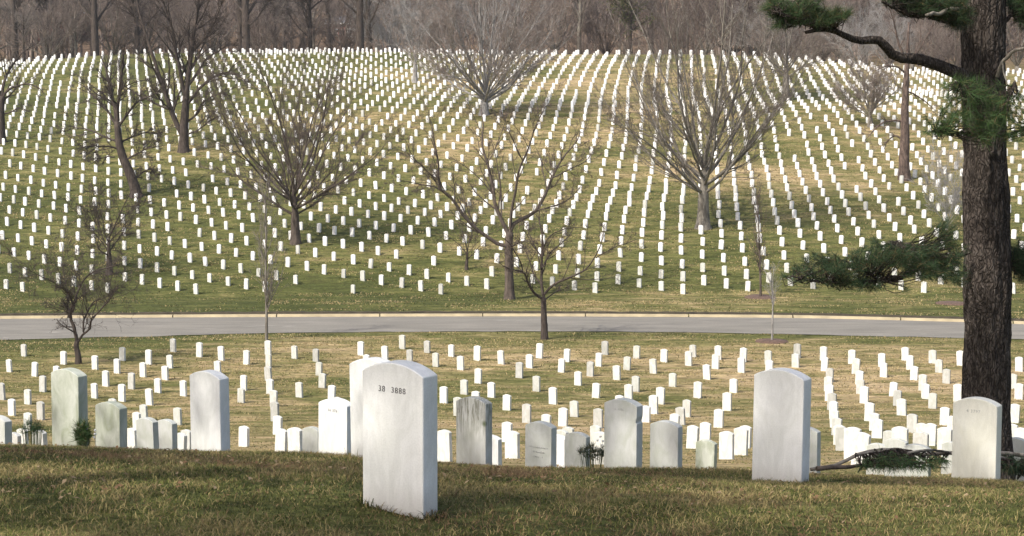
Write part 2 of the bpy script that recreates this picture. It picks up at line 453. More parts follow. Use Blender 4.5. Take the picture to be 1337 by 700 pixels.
def build_road():
    xs = np.arange(-80, 80.1, .5)
    rows = []
    for t in np.linspace(0, 1, 7):
        rows.append(np.stack([xs, road_near(xs) * (1 - t) + road_far(xs) * t, np.full_like(xs, -11.6 + .008 + .05 * math.sin(math.pi * t))], 1))
    # uneven worn near edge
    rows[0][:, 1] += (vnoise(xs * .9, xs * 0, 4) - .5) * .35
    V = np.concatenate(rows); m = len(xs)
    i = (np.arange(6) * m)[:, None] + np.arange(m - 1)[None]
    F = np.stack([i, i + 1, i + 1 + m, i + m], -1).reshape(-1, 4)
    tag(link('road', mesh_fast('road', V, [F], True), M_ASPH), kind='structure')
    g = Geo()
    x = -80.0
    while x < 80:
        L = 5.6
        xa = np.linspace(x + .03, x + L - .03, 12); ya = road_far(xa)
        prof = [(.004, -.2), (0.0, .035), (.04, .04), (.05, .12), (.07, .135), (.24, .14), (.31, -.1)]
        V = np.concatenate([np.stack([xa, ya + dy, -11.6 + np.full_like(xa, dz)], 1) for dy, dz in prof])
        i = (np.arange(len(prof) - 1) * 12)[:, None] + np.arange(11)[None]
        F = np.stack([i, i + 1, i + 13, i + 12], -1).reshape(-1, 4)
        g.add(V, F)
        x += L
    tag(link('kerb', g.mesh('kerb'), M_KERB), kind='structure')
    # soil edge of the turf behind the kerb, coloured dark as its shadow line
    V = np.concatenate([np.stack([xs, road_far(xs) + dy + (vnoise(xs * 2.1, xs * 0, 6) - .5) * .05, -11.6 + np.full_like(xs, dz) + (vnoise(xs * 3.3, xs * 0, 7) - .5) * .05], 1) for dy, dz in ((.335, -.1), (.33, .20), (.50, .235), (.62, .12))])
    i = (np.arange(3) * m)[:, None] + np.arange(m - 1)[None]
    tag(link('soil_edge', mesh_fast('soil_edge', V, [np.stack([i, i + 1, i + 1 + m, i + m], -1).reshape(-1, 4)]), M_SOIL_SHADED), kind='structure')

build_ground(); build_road()

# ------------------------------------------------------------------ headstones
YAW = R(-35.5)
def stone_mesh(name, w=.33, t=.10, h=.64, rise=.046, seg=16, bev=.006, below=.22, rough=False, chip=None):
    bm = bmesh.new()
    hw = w / 2
    c = (hw * hw - rise * rise) / (2 * rise); rad = c + rise
    a0 = math.asin(hw / rad)
    prof = [(-hw, -below), (-hw, .0)] + [(rad * math.sin(a), h - rise - c + rad * math.cos(a)) for a in np.linspace(-a0, a0, seg + 1)] + [(hw + dx, zz) for zz, dx in (chip or [])] + [(hw, .0), (hw, -below)]
    fr = [bm.verts.new((x, -t / 2, z)) for x, z in prof]
    bk = [bm.verts.new((x, t / 2, z)) for x, z in prof]
    n = len(prof)
    bm.faces.new(fr); bm.faces.new(bk[::-1])
    for i in range(n):
        j = (i + 1) % n
        bm.faces.new((fr[j], fr[i], bk[i], bk[j]))
    bmesh.ops.recalc_face_normals(bm, faces=bm.faces)
    if bev > 0:
        ed = [e for e in bm.edges if e.calc_face_angle(0) > R(25) and min(v.co.z for v in e.verts) > -below + .01 or (e.calc_face_angle(0) > R(60) and max(v.co.z for v in e.verts) > .1)]
        bmesh.ops.bevel(bm, geom=ed, offset=bev, segments=3 if rough else 1, affect='EDGES', profile=.5)
    me = bpy.data.meshes.new(name); bm.to_mesh(me); bm.free()
    return me

def text_part(body, size, parent, x, z, t, mat, name='inscription', spacing=1.18, depth=.0008):
    cu = bpy.data.curves.new('txt', 'FONT'); cu.body = body; cu.size = size; cu.align_x = 'CENTER'; cu.space_character = spacing; cu.extrude = depth; cu.offset = -.0004
    tmp = bpy.data.objects.new('txt', cu); COL.objects.link(tmp)
    dg = bpy.context.evaluated_depsgraph_get(); dg.update()
    me = bpy.data.meshes.new_from_object(tmp.evaluated_get(dg)); bpy.data.objects.remove(tmp)
    me.transform(Matrix.Translation((x, -t / 2 - .0012, z)) @ Matrix.Rotation(R(90), 4, 'X'))
    me.materials.clear()
    return link(name, me, mat, parent)

LAND = []   # landmarks for labels: (px, py, phrase)
FG = [
    # px, top py, distance, style, label
    (521, 472, 6.96, 'front', 'tall white headstone numbered 38 3888, nearest of all, standing in the foreground grass'),
    (489, 467.5, 10.6, 'white', 'clean white headstone half hidden behind the left edge of the 38 3888 headstone'),
    (1021, 481.5, 9.8, 'white2', 'large plain white headstone on the ridge, with fallen pine bough starting at its right foot'),
    (1277, 519.5, 11.9, 'cream', 'cream white headstone with faint number, standing in front of the big pine trunk'),
    (273, 472.5, 12.6, 'white2', 'big smooth white headstone on the ridge left of the thin sapling by the road'),
    (89, 481, 13.6, 'green', 'big algae stained headstone with green bushy tuft at its right foot'),
    (144, 524.5, 15.6, 'green', 'squat mottled grey headstone with a tiny white flower at its left foot'),
    (193, 545, 22, 'grey', 'low grey headstone on the ridge touching a second low grey one on its right'),
    (217, 547.5, 22.8, 'grey', 'low grey headstone just left of the big smooth white headstone on the ridge'),
    (438, 520.5, 14.4, 'num', 'white headstone with small dark number, left of the pair round the 38 3888 headstone'),
    (407, 550, 26, 'grey', 'low grey headstone peeking out at the left edge of the small dark numbered headstone'),
    (619, 518.5, 14.6, 'streak', 'headstone with dark vertical streaks and moss spot, right of the 38 3888 headstone'),
    (706, 550.5, 17, 'letter', 'grey shaded headstone with two faint lines of lettering across its face'),
    (754, 564.5, 21.4, 'grey', 'low grey headstone just left of the small dark evergreen wreath'),
    (814, 520.5, 14.2, 'num2', 'large grey headstone with chipped right edge and faint number, right of the small wreath'),
    (870, 549.5, 17, 'grey', 'grey headstone standing just right of the large chipped one with the faint number'),
    (922, 574.5, 26, 'green', 'smallest greenish grey headstone, between the large plain white one and the chipped one'),
    (1053, 554, 19, 'grey', 'grey headstone hidden behind the right edge of the large plain white headstone'),
    (1171, 572.5, 24, 'grey', 'wide grey headstone low behind the arched middle of the fallen pine bough'),
    (1146, 580, 26, 'grey', 'half sunk grey headstone behind the left end of the pine needles on the fallen bough'),
    (1197, 583.5, 22, 'grey', 'broad grey headstone top directly behind the thick stem of the fallen bough'),
    (1244, 577, 26, 'grey', 'small grey headstone peeking out left of the cream headstone by the pine trunk'),
    (1326, 571, 23, 'grey', 'grey headstone just right of the big pine trunk'),
    (-3, 543, 18, 'grey', 'grey headstone cut off by the left edge of the picture'),
    (641, 568, 24, 'white', 'white headstone showing a sliver right of the dark streaked headstone'),
    (728, 568, 26, 'white', 'white headstone showing a sliver right of the lettered grey headstone'),
]
group_fg = 'weathered headstones along the near ridge'
STY = {'front': M_MARBLE_FG, 'white': M_MARBLE_FG, 'white2': M_MARBLE_FG, 'cream': M_MARBLE_CREAM, 'green': M_MARBLE_GREEN,
       'grey': M_MARBLE_GREY, 'num': M_MARBLE_FG, 'streak': M_MARBLE_STREAK, 'letter': M_MARBLE_GREY, 'num2': M_MARBLE_GREY}
N_STONES = 0
for px, py, d, sty, lab in FG:
    X, Z = ray(px, py); x = X * d; zt = Z * d; zb = zg(x, d)
    h = min(.70, max(.50, zt - zb))
    w = .37 if abs(px - 1197) < 2 else .33
    me = stone_mesh('headstone', w=w, h=h, seg=24, rough=True, bev=.004 if sty == 'num2' else .006,
                    chip=[(h - .135, -.001), (h - .155, -.006), (h - .172, -.010), (h - .185, -.011), (h - .192, -.006), (h - .196, -.0005)] if sty == 'num2' else None)
    for f in me.polygons: f.use_smooth = False
    o = link('headstone', me, STY[sty], None, (x, d, zb))
    tilt = {'green': R(1.0), 'cream': R(-.6), 'white2': R(.5)}.get(sty, R(random.uniform(-.8, .8)))
    o.rotation_euler = (R(random.uniform(-1, 1)), tilt, YAW + R(random.uniform(-1.5, 1.5)))
    tag(o, lab, 'headstone', group_fg); N_STONES += 1
    if sty == 'front':
        text_part('38', .035, o, -.056, h - .125, .10, M_INK); text_part('3888', .035, o, .034, h - .125, .10, M_INK)
        o.rotation_euler = (0, R(.3), YAW)
    if sty == 'cream':
        text_part('4 3797', .032, o, -.01, h - .105, .10, M_INK_SOFT)
    if sty == 'num':
        text_part('36 376', .034, o, -.0, h - .11, .10, M_INK)
    if sty == 'num2':
        text_part('15 3706', .028, o, -.02, h - .095, .10, M_INK_SOFT)
    if sty == 'letter':
        # illegible carved lines
        g = Geo()
        for zl, x0, x1, sd in ((.30, -.12, .12, 1), (.25, -.09, .07, 2), (.20, -.06, .06, 3)):
            rr = random.Random(sd); xx = x0
            while xx < x1:
                wv = rr.uniform(.004, .012)
                if rr.random() < .8: box(g, (xx + wv / 2, -.0505, zl + h - .56 + rr.uniform(-.002, .002)), (wv, .0022, rr.uniform(.010, .022)))
                xx += wv + rr.uniform(.004, .012)
        link('inscription', g.mesh('inscription'), M_INK_SOFT, o)

# headstones on the low lawn, traced one by one ------------------------------
def tile(ox, oy, s, pts): return [(ox + a / s, oy + b / s) for a, b in pts]
LAWN = []
LAWN += tile(0, 430, 4.117, [(127,70),(340,112),(510,137),(657,92),(798,112),(931,48),(49,150),(184,172),(302,188),(628,157),(768,175),(913,130),
    (887,190),(228,250),(567,222),(705,236),(848,255),(10,290),(147,312),(507,282),(654,298),(803,316),(985,272),
    (62,368),(217,388),(773,392),(955,412),(147,438),(603,376),(735,440)])
LAWN += tile(220, 430, 4.117, [(165,74),(283,92),(418,112),(535,62),(677,82),(792,97),(537,128),(808,168),(537,195),(825,230),(545,262),(703,278),
    (876,300),(403,243),(390,305),(84,270),(265,163),(48,412),(565,325),(572,395),(585,458),(905,365)])
LAWN += tile(440, 430, 4.117, [(127,66),(258,84),(351,33),(485,52),(614,72),(753,92),(883,110),(391,103),(531,123),(665,140),(155,133),(759,208),
    (684,263),(574,307),(830,278),(980,180),(745,324),(913,342),(650,370)])
LAWN += tile(660, 430, 4.117, [(182,80),(330,98),(536,62),(705,82),(852,100),(985,118),(129,130),(300,152),(501,122),(653,140),(796,158),(80,182),
    (456,172),(599,190),(167,248),(390,218),(486,280),(700,250),(899,225),(256,312),(663,297),(612,345),(832,312),(797,360),(754,400),
    (371,374),(114,403),(309,420),(219,458),(499,428),(944,412),(907,455),(975,375)])
LAWN += tile(880, 430, 3.683, [(93,66),(213,78),(333,88),(455,101),(594,70),(720,82),(857,98),(75,104),(200,120),(325,137),(459,148),(586,113),
    (724,130),(160,168),(287,228),(114,252),(750,180),(743,222),(748,265),(760,305),(770,343),(775,380),(783,412),
    (256,308),(215,380),(150,450)])
LAWN += tile(1097, 430, 3.5, [(54,93),(72,137),(89,182),(94,222),(111,262),(192,106),(200,150),(299,78),(321,118),(339,163),(424,90),(453,130),
    (487,177),(552,100),(820,125),(243,232),(263,272),(283,312),(379,208),(392,243),(424,284),(135,335),(158,374),(171,403),(332,382),
    (371,413),(479,352),(540,255),(515,393),(818,245),(797,343),(788,200)])
LAWN_D = [(17,547,33),(29,554,40),(52,548,30),(172,547,40),(234,553,36),(243,560,40),(318,554,47),(366,551,40),(386,556,33),(669,565,36),
    (662,554,48),(742,551,44),(778,557,45),(783,566,30),(733,566,32),(581,558,32),(949,566,34),(967,566,38),(973,558,45),(904,561,45),
    (1114,566,32),(1124,569,30),(1100,558,42),(1096,552,48),(1161,559,40),(1176,567,34),(1203,568,33),(1215,556,47),(1234,564,38),
    (1321,555,45),(1333,561,42)]
protos = [stone_mesh('headstone_lawn', h=.64 * s, w=.33, seg=8, bev=.006) for s in (.93, 1.0, 1.04)]
for p in protos: p.materials.append(M_MARBLE)
spots = []   # x, y
seen = []
for px, py in LAWN:
    if any(abs(px - a) < 5 and abs(py - b) < 5 for a, b in seen): continue
    seen.append((px, py))
    hit = on_ground(px, py, 30, 98, .645)
    if hit is None: hit = (ray(px, py)[0] * 46, 46.0)
    spots.append(hit)
for px, py, d in LAWN_D:
    spots.append((ray(px, py)[0] * d, float(d)))

# a few more stones just outside the picture at both sides of the lawn
indiv = []   # (x, y, where)
for x, y in spots: indiv.append((x, y, 'lawn'))

# ------------------------------------------------------------------ the far slope: one lattice of rows
TH = R(34.0)
av = np.array([math.cos(TH), -math.sin(TH)]); nv = np.array([math.sin(TH), math.cos(TH)])
SA, SB, SKEW = 1.49, 2.73, .03
ox, oy = on_ground(857.7, 378.8, 99, 140)
hill_pts = []
for i in range(-140, 141):
    for j in range(-40, 110):
        p = np.array([ox, oy]) + av * (i * SA) + nv * (j * SB)
        p = p + av * (SKEW * j)
        x, y = p
        if y < 100.3 or y > 214: continue
        if abs(x) > .345 * y + 2: continue
        # slow bends of the rows
        x += (vnoise(np.array([x / 30]), np.array([y / 30]), 31)[0] - .5) * 1.2
        y += (vnoise(np.array([x / 30]), np.array([y / 30]), 33)[0] - .5) * .8
        x += random.gauss(0, .035); y += random.gauss(0, .05)
        if y < 100.3: continue
        if random.random() < .015: continue
        hill_pts.append((x, y))

# keep stones clear of the trunks
TREES_AT = {}
def near_tree(x, y, r=.9):
    return any(math.hypot(x - a, y - b) < r for a, b in TREES_AT.values())

TREE_BASE = {  # photo pixel of each trunk foot, and the distance range to look in
    'road': (711, 443), 'leaning': (102, 475), 'roadsap': (348, 444), 'sap': (1008, 446), 'mulchsap': (993, 389), 'pair': (665, 391),
    'small': (609, 352), 'vase_r': (918, 298), 'vase_l': (386, 318), 'sprawl': (143, 358), 'thick': (178, 257), 'fork': (240, 198),
    'edge': (2, 186), 'pale': (632, 150), 'palesmall': (542, 108), 'topright': (1026, 131), 'snag': (1181, 235), 'thorn': (1136, 166), 'shrub': (1236, 300)}
for k, (px, py) in TREE_BASE.items():
    h = on_ground(px, py, 60, 238)
    TREES_AT[k] = h
hill_pts = [p for p in hill_pts if not near_tree(*p)]
hill_pts.sort(key=lambda p: p[1])
room = 299 - N_STONES - len(indiv)
vis = [p for p in hill_pts if -3 < project(p[0], p[1], zg(*p))[0] < 1340]
visset = set(vis[:room])
for p in vis[:room]: indiv.append((p[0], p[1], 'slope'))
rest = [p for p in hill_pts if p not in visset]

DIRS = ['right of', 'below and right of', 'below', 'below and left of', 'left of', 'above and left of', 'above', 'above and right of']
LM_LAWN = [(89, 500, 'the big algae stained headstone'), (102, 455, 'the little crooked tree'), (273, 500, 'the big smooth ridge headstone'),
           (348, 440, 'the thin roadside sapling'), (438, 535, 'the small dark numbered headstone'), (521, 500, 'the 38 3888 headstone'),
           (619, 535, 'the dark streaked headstone'), (711, 440, 'the tree by the near road edge'), (706, 560, 'the lettered grey headstone'),
           (814, 535, 'the chipped grey headstone'), (922, 585, 'the smallest greenish headstone'), (870, 560, 'the grey stone beside the chipped one'),
           (1008, 443, 'the sapling in its mulch ring'), (1021, 510, 'the large plain ridge headstone'), (1277, 535, 'the cream headstone'), (1285, 470, 'the big pine trunk')]
LM_HILL = [(102, 400, 'the little crooked tree'), (143, 358, 'the sprawling dark tree'), (386, 318, 'the brown fan shaped tree'), (348, 400, 'the thin roadside sapling'),
           (609, 352, 'the smallest dark tree'), (665, 388, 'the double tree trunk beyond the road'), (711, 400, 'the tree by the near road edge'),
           (918, 298, 'the broad grey fan shaped tree'), (993, 388, 'the reddish sapling in mulch'), (1110, 360, 'the hanging pine branch'), (1285, 370, 'the big pine trunk'), (20, 385, 'the far left slope corner')]
ORD = ['nearest', 'second nearest', 'third nearest', 'fourth nearest', 'fifth nearest', 'sixth nearest', 'seventh nearest', 'eighth nearest', 'ninth nearest', 'tenth nearest',
       'eleventh nearest', 'twelfth nearest', 'thirteenth nearest', 'fourteenth nearest', 'fifteenth nearest', 'sixteenth nearest', 'seventeenth nearest', 'eighteenth nearest', 'nineteenth nearest', 'twentieth nearest']
buckets = {}
for k, (x, y, wh) in enumerate(indiv):
    px, py = project(x, y, zg(x, y) + .32)
    lms = LM_LAWN if wh == 'lawn' else LM_HILL
    b = min(range(len(lms)), key=lambda q: math.hypot(px - lms[q][0], (py - lms[q][1]) * 1.3))
    lx, ly, ph = lms[b]
    a = math.degrees(math.atan2(py - ly, px - lx)) % 360
    dr = DIRS[int((a + 22.5) // 45) % 8]
    buckets.setdefault((wh, ph, dr), []).append((math.hypot(px - lx, py - ly), k))
lab_of = {}
for (wh, ph, dr), L in buckets.items():
    for q, (_, k) in enumerate(sorted(L)):
        w = 'lawn' if wh == 'lawn' else 'slope'
        lab_of[k] = f"white {w} headstone {ORD[q] + ' ' if len(L) > 1 else ''}{dr} {ph}"
for k, (x, y, wh) in enumerate(indiv):
    rr = random.Random(k * 7 + 1)
    o = bpy.data.objects.new('headstone', protos[rr.randrange(3)]); COL.objects.link(o)
    o.location = (x, y, zg(x, y) - rr.uniform(-.01, .015))
    o.rotation_euler = (R(rr.gauss(0, 1.3)), R(rr.gauss(0, 1.5)), YAW + R(rr.gauss(0, 1.5)))
    s = rr.uniform(.97, 1.03) * (.98 if wh == 'slope' else 1) * rr.choice((1, 1, 1, .95)); o.scale = (s, s, s)
    tag(o, lab_of[k], 'headstone', 'white headstones on the low lawn' if wh == 'lawn' else 'white headstones at the foot of the slope')
    if rr.random() < .10:
        o.data = o.data.copy(); o.data.materials.clear(); o.data.materials.append(M_MARBLE_GREY)

# all the remaining rows, too many to count
def stones_block(pts):
    sg = 4; h, w, t, rise = .615, .315, .10, .044
    hw = w / 2; c = (hw * hw - rise * rise) / (2 * rise); rad = c + rise; a0 = math.asin(hw / rad)
    prof = [(-hw, -.15)] + [(rad * math.sin(a), h - rise - c + rad * math.cos(a)) for a in np.linspace(-a0, a0, sg + 1)] + [(hw, -.15)]
    n = len(prof)
    B = np.array([(x, -t / 2, z) for x, z in prof] + [(x, t / 2, z) for x, z in prof])
    m = len(pts); P = np.array(pts); Z = zf(P[:, 0], P[:, 1])
    rg = np.random.default_rng(5)
    an = YAW + rg.normal(0, .03, m); sc = rg.uniform(.93, 1.05, m); ln = rg.normal(0, .035, m)
    X = B[None, :, 0] * sc[:, None]; Y = B[None, :, 1] * sc[:, None]; ZZ = B[None, :, 2] * sc[:, None]
    X = X + ZZ * ln[:, None]
    V = np.stack([X * np.cos(an)[:, None] - Y * np.sin(an)[:, None] + P[:, 0:1], X * np.sin(an)[:, None] + Y * np.cos(an)[:, None] + P[:, 1:2], ZZ + Z[:, None]], -1).reshape(-1, 3)
    off = (np.arange(m) * 2 * n)[:, None]
    F1 = off + np.arange(n)[None]; F2 = off + (2 * n - 1 - np.arange(n))[None]
    i = np.arange(n - 1)
    Q = np.stack([i + 1, i, i + n, i + 1 + n], -1)
    F3 = (off[:, :, None] + Q[None]).reshape(-1, 4)
    me = mesh_fast('headstone_rows', V, [F1, F2, F3])
    o = link('headstone_rows', me, M_MARBLE_FAR)
    tag(o, 'white headstones in endless ranks covering the slope up to its crest', 'headstones', kind='stuff')

def mat_far():
    m, nt, b = new_mat('white_marble_far')
    geo = N(nt, 'ShaderNodeNewGeometry'); v = geo.outputs['Position']
    r = ramp(nt, geo.outputs['Random Per Island'], [(0, (.36, .36, .33)), (.12, (.52, .52, .49)), (.3, (.66, .655, .63)), (1, (.76, .755, .735))])
    nt.links.new(r, b.inputs['Base Color']); b.inputs['Roughness'].default_value = .7
    return m
M_MARBLE_FAR = mat_far()
stones_block(rest)
print('stones individual', N_STONES + len(indiv), 'far', len(rest), 'lawn', len(seen))

# ------------------------------------------------------------------ bare trees
def limb_line(pts, d, dy, r0, r1, n=14, jit=.0):
    """a traced limb: pixels at distance d, its tip dy metres nearer or farther; resampled and slightly crooked"""
    P = []
    L = np.concatenate([[0], np.cumsum([math.hypot(pts[i + 1][0] - pts[i][0], pts[i + 1][1] - pts[i][1]) for i in range(len(pts) - 1)])])
    t = np.linspace(0, L[-1], n + 1)
    K = np.array([(L[i], pts[i][0], pts[i][1]) for i in range(len(pts))], float)
    if len(pts) > 2:
        xs = hermite2(t, K[:, 0], K[:, 1]); ys = hermite2(t, K[:, 0], K[:, 2])
    else:
        xs = np.interp(t, K[:, 0], K[:, 1]); ys = np.interp(t, K[:, 0], K[:, 2])
    out = []
    for q in range(n + 1):
        f = t[q] / L[-1]
        dd = d + dy * f ** 1.3
        X, Z = ray(xs[q], ys[q])
        out.append((X * dd, dd, Z * dd))
    P = np.array(out)
    if jit: P[1:] += np.cumsum(np.random.default_rng(int(pts[0][0] * 7 + pts[-1][1])).normal(0, jit, (n, 3)), 0) * .5
    return P, np.linspace(1, 0, n + 1) ** .8 * (r0 - r1) + r1

def hermite2(t, xs, ys):
    m = np.gradient(ys, xs)
    i = np.clip(np.searchsorted(xs, t, side='right') - 1, 0, len(xs) - 2)
    h = xs[i + 1] - xs[i]; u = (t - xs[i]) / h; u2 = u * u; u3 = u2 * u
    return (2 * u3 - 3 * u2 + 1) * ys[i] + (u3 - 2 * u2 + u) * h * m[i] + (-2 * u3 + 3 * u2) * ys[i + 1] + (u3 - u2) * h * m[i + 1]

def trunk_flare(P, r, amount=.45, hgt=.5):
    z0 = P[0, 2]
    return r * (1 + amount * np.exp(-(P[:, 2] - z0) / hgt))

def finish_tree(root, limbs, rng, levels, mats, minr=.006, sides=(9, 6, 4, 3, 3)):
    """limbs: list of (P (p,3), R (p,)); levels: list of dicts for spawn/grow"""
    org = np.array(root.location)
    gt, gb, gw = Geo(), Geo(), Geo()
    tp, tr = limbs[0]
    tubes(gt, tp[None], tr[None], 12, True)
    cur = []
    for P, r in limbs[1:]:
        tubes(gb, P[None], r[None], 7, True)
    # resample every limb so that they can be batched
    def rs(P, r, n=12):
        s = np.concatenate([[0], np.cumsum(np.linalg.norm(np.diff(P, axis=0), axis=1))]); t = np.linspace(0, s[-1], n)
        return np.stack([np.interp(t, s, P[:, k]) for k in range(3)], 1), np.interp(t, s, r)
    LL = [rs(P, r) for P, r in (limbs[1:] if len(limbs) > 1 else limbs)]
    P = np.stack([a for a, _ in LL]); Rr = np.stack([b for _, b in LL])
    lens = None
    for q, lv in enumerate(levels):
        S, D, L, rr = spawn(P, Rr, rng, lv['k'], lv.get('t0', .2), lv.get('t1', 1), lv.get('ang', .6), lv.get('asd', .2), lv.get('lf', .5), lv.get('lsd', .25), lv.get('rf', .6), lv.get('taper', .5))
        if 'lmin' in lv: L = np.maximum(L, lv['lmin'] * rng.uniform(.7, 1.2, len(L)))
        if 'lmax' in lv: L = np.minimum(L, lv['lmax'] * rng.uniform(.7, 1.2, len(L)))
        rr = np.maximum(rr, minr)
        P, Rr = grow(S, D, L, rr, rng, lv.get('p', 5), lv.get('wander', .13), lv.get('up', .05), lv.get('tip', .3))
        if 'floor' in lv: pass
        tubes(gb if lv.get('thick') else gw, P, np.maximum(Rr, minr * .6), lv.get('s', 3))
    link('trunk', gt.mesh('trunk', org, True), mats[0], root)
    if gb.n: link('limbs', gb.mesh('limbs', org, True), mats[0], root)
    if gw.n: link('twigs', gw.mesh('twigs', org), mats[1], root)

def make_tree(key, name, label, limbs_px, radii, levels, mats, group=None, flare=.45, jit=.02, minr=.006, cat='tree'):
    """limbs_px: [trunk, limb, limb...] as (pixels, dy, r0, r1)"""
    x, y = TREES_AT[key]
    z = zg(x, y)
    root = empty(name, (x, y, z)); tag(root, label, cat, group)
    rng = np.random.default_rng(abs(hash_s(key)) % 99991)
    limbs = []
    for i, (pts, dy, r0, r1) in enumerate(limbs_px):
        off = 0
        P, r = limb_line(pts, y, dy, r0, r1, 14, jit if i else jit * .5)
        if i == 0:
            P[0, 2] = z - .15
            r = trunk_flare(P, r, flare)
        limbs.append((P, r))
    finish_tree(root, limbs, rng, levels, mats, minr)
    return root

def hash_s(s):
    h = 7
    for ch in s: h = (h * 131 + ord(ch)) % 1000003
    return h

def vase(key, name, label, h, fork, nl, spread, r0, levels, mats, minr=.006, lean=(0, 0), trunk_r1=None, flare=.5, sp_min=.1, group=None, lw=.035, lup=.02, cat='tree', seedx=0, loc=None, low=0):
    """fan shaped tree: short trunk, nl long steep limbs from the fork"""
    x, y = loc if loc else TREES_AT[key]; z = zg(x, y)
    root = empty(name, (x, y, z)); tag(root, label, cat, group)
    rng = np.random.default_rng(hash_s(key) + seedx)
    t = np.linspace(0, 1, 10)[:, None]
    top = np.array([x + lean[0], y + lean[1], z + fork * 1.9])
    P0 = np.array([x, y, z - .2]) * (1 - t) + top * t + np.cumsum(rng.normal(0, .02, (10, 3)), 0) * t
    r = np.concatenate([np.linspace(r0, (trunk_r1 or r0 * .78), 6), np.linspace(r0 * .6, r0 * .36, 4)]); r = trunk_flare(P0, r, flare)
    limbs = [(P0, r)]
    for q in range(nl):
        az = 2 * math.pi * (q * .381966 * 1.0) + rng.normal(0, .25)
        f = (q + .5) / nl
        th = sp_min + (spread - sp_min) * math.sqrt(f) + rng.normal(0, .05)
        D = np.array([math.cos(az) * math.sin(th), math.sin(az) * math.sin(th), math.cos(th)])
        s0 = P0[int(np.clip(round(9 - 4.2 * f + rng.normal(0, .6)), 5, 9))].copy()
        L = (h - fork) * rng.uniform(.85, 1.02) * (1 - .42 * f)
        rr = r0 * rng.uniform(.17, .30)
        P, Rr = grow(s0[None], D[None], np.array([L]), np.array([rr]), rng, 12, lw, lup, .05)
        limbs.append((P[0], Rr[0]))
    for q in range(low):
        az = rng.uniform(0, 6.28); th = rng.uniform(1.0, 1.25)
        D = np.array([math.cos(az) * math.sin(th), math.sin(az) * math.sin(th), math.cos(th)])
        L = h * rng.uniform(.32, .45)
        P, Rr = grow(P0[-1 - int(rng.integers(0, 4))][None], D[None], np.array([L]), np.array([r0 * .25]), rng, 12, .07, .05, .08)
        limbs.append((P[0], Rr[0]))
    finish_tree(root, limbs, rng, levels, mats, minr)
    return root

MB = (M_BARK_BROWN, M_TW_BROWN); MG = (M_BARK_GREY, M_TW_GREY); MD = (M_BARK_DARK, M_TW_BROWN); MP = (M_BARK_PALE, M_TW_PALE); MR = (M_BARK_BROWN, M_TW_RED)

def LV(k1, k2, k3, k4=0, a=.55, lf=.5, up=.06, w=.15, lmin=None, a1=None):
    L = [dict(k=k1, ang=a1 or a, asd=.18, lf=lf, up=up, wander=w * .8, thick=True, s=5, p=7, t0=.12, rf=.5, taper=.45, lsd=.3),
         dict(k=k2, ang=a, asd=.2, lf=lf * 1.05, up=up, wander=w, thick=True, s=4, p=5, t0=.15, rf=.5, lsd=.3),
         dict(k=k3, ang=a, asd=.22, lf=.55, up=up, wander=w * 1.2, s=3, p=4, t0=.15, rf=.5, lsd=.3)]
    if k4: L.append(dict(k=k4, ang=a, asd=.25, lf=.6, up=up, wander=w * 1.2, s=3, p=3, t0=.2, rf=.6, lsd=.3))
    return L

# tree beside the near road edge
make_tree('road', 'bare_tree', 'small spreading bare tree standing on the lawn beside the near edge of the road', [
    ([(711, 444), (711, 425), (710.5, 405), (710, 388)], 0, .165, .125),
    ([(709, 391), (700, 385), (690, 370), (683, 355), (668, 352), (655, 345)], -2.5, .075, .02),
    ([(683, 356), (680, 345), (672, 330), (663, 318), (655, 312)], -3.0, .035, .012),
    ([(710, 388), (707, 370), (707, 350), (708, 325), (709, 305), (704, 285), (706, 262)], .5, .08, .015),
    ([(707, 372), (700, 362), (694, 345), (688, 330), (680, 320)], 1.5, .045, .012),
    ([(708, 350), (717, 332), (728, 322), (745, 305), (752, 290)], 2.0, .045, .012),
    ([(711, 384), (722, 372), (745, 362), (765, 352), (778, 335), (786, 315), (790, 298)], -1.5, .065, .012),
    ([(778, 337), (798, 325), (815, 318), (832, 312)], -1.8, .028, .01),
    ([(711, 392), (725, 380), (738, 375), (745, 370)], 2.5, .035, .012),
    ([(709, 325), (715, 312), (735, 300), (765, 296)], -1, .035, .01),
    ([(708, 340), (698, 320), (690, 302), (684, 290)], 1.2, .035, .01),
], None, LV(10, 6, 4, 2, a=.7, lf=.38, up=.05), MD, minr=.006, flare=.35)

# the traced little crooked tree
make_tree('leaning', 'crooked_tree', 'little crooked bare tree with forked trunk on the lawn at left before the road', [
    ([(102, 476), (102, 462), (100, 452), (101, 445)], 0, .125, .10),
    ([(101, 446), (97, 430), (92, 415), (94, 402), (96, 397)], 0, .085, .055),
    ([(96, 398), (90, 385), (82, 377), (78, 373)], -1, .05, .02),
    ([(94, 408), (98, 396), (100, 385), (106, 372), (114, 361), (126, 354), (140, 350), (158, 345)], .8, .055, .018),
    ([(101, 448), (108, 436), (117, 428), (118, 416), (128, 406), (140, 393), (148, 382), (153, 374)], -.8, .055, .015),
    ([(109, 434), (110, 418), (116, 404), (124, 393), (138, 388), (150, 380)], 1.0, .045, .012),
    ([(92, 415), (88, 400), (92, 390), (97, 380)], 1.0, .04, .012),
    ([(80, 375), (68, 368), (52, 360), (38, 352), (18, 345)], -2, .022, .008),
    ([(90, 388), (84, 360), (82, 335), (78, 310)], 1.5, .022, .008),
], None, LV(12, 6, 5, 3, a=.8, lf=.55, up=.05, w=.2), MD, minr=.006, flare=.4, jit=.015)

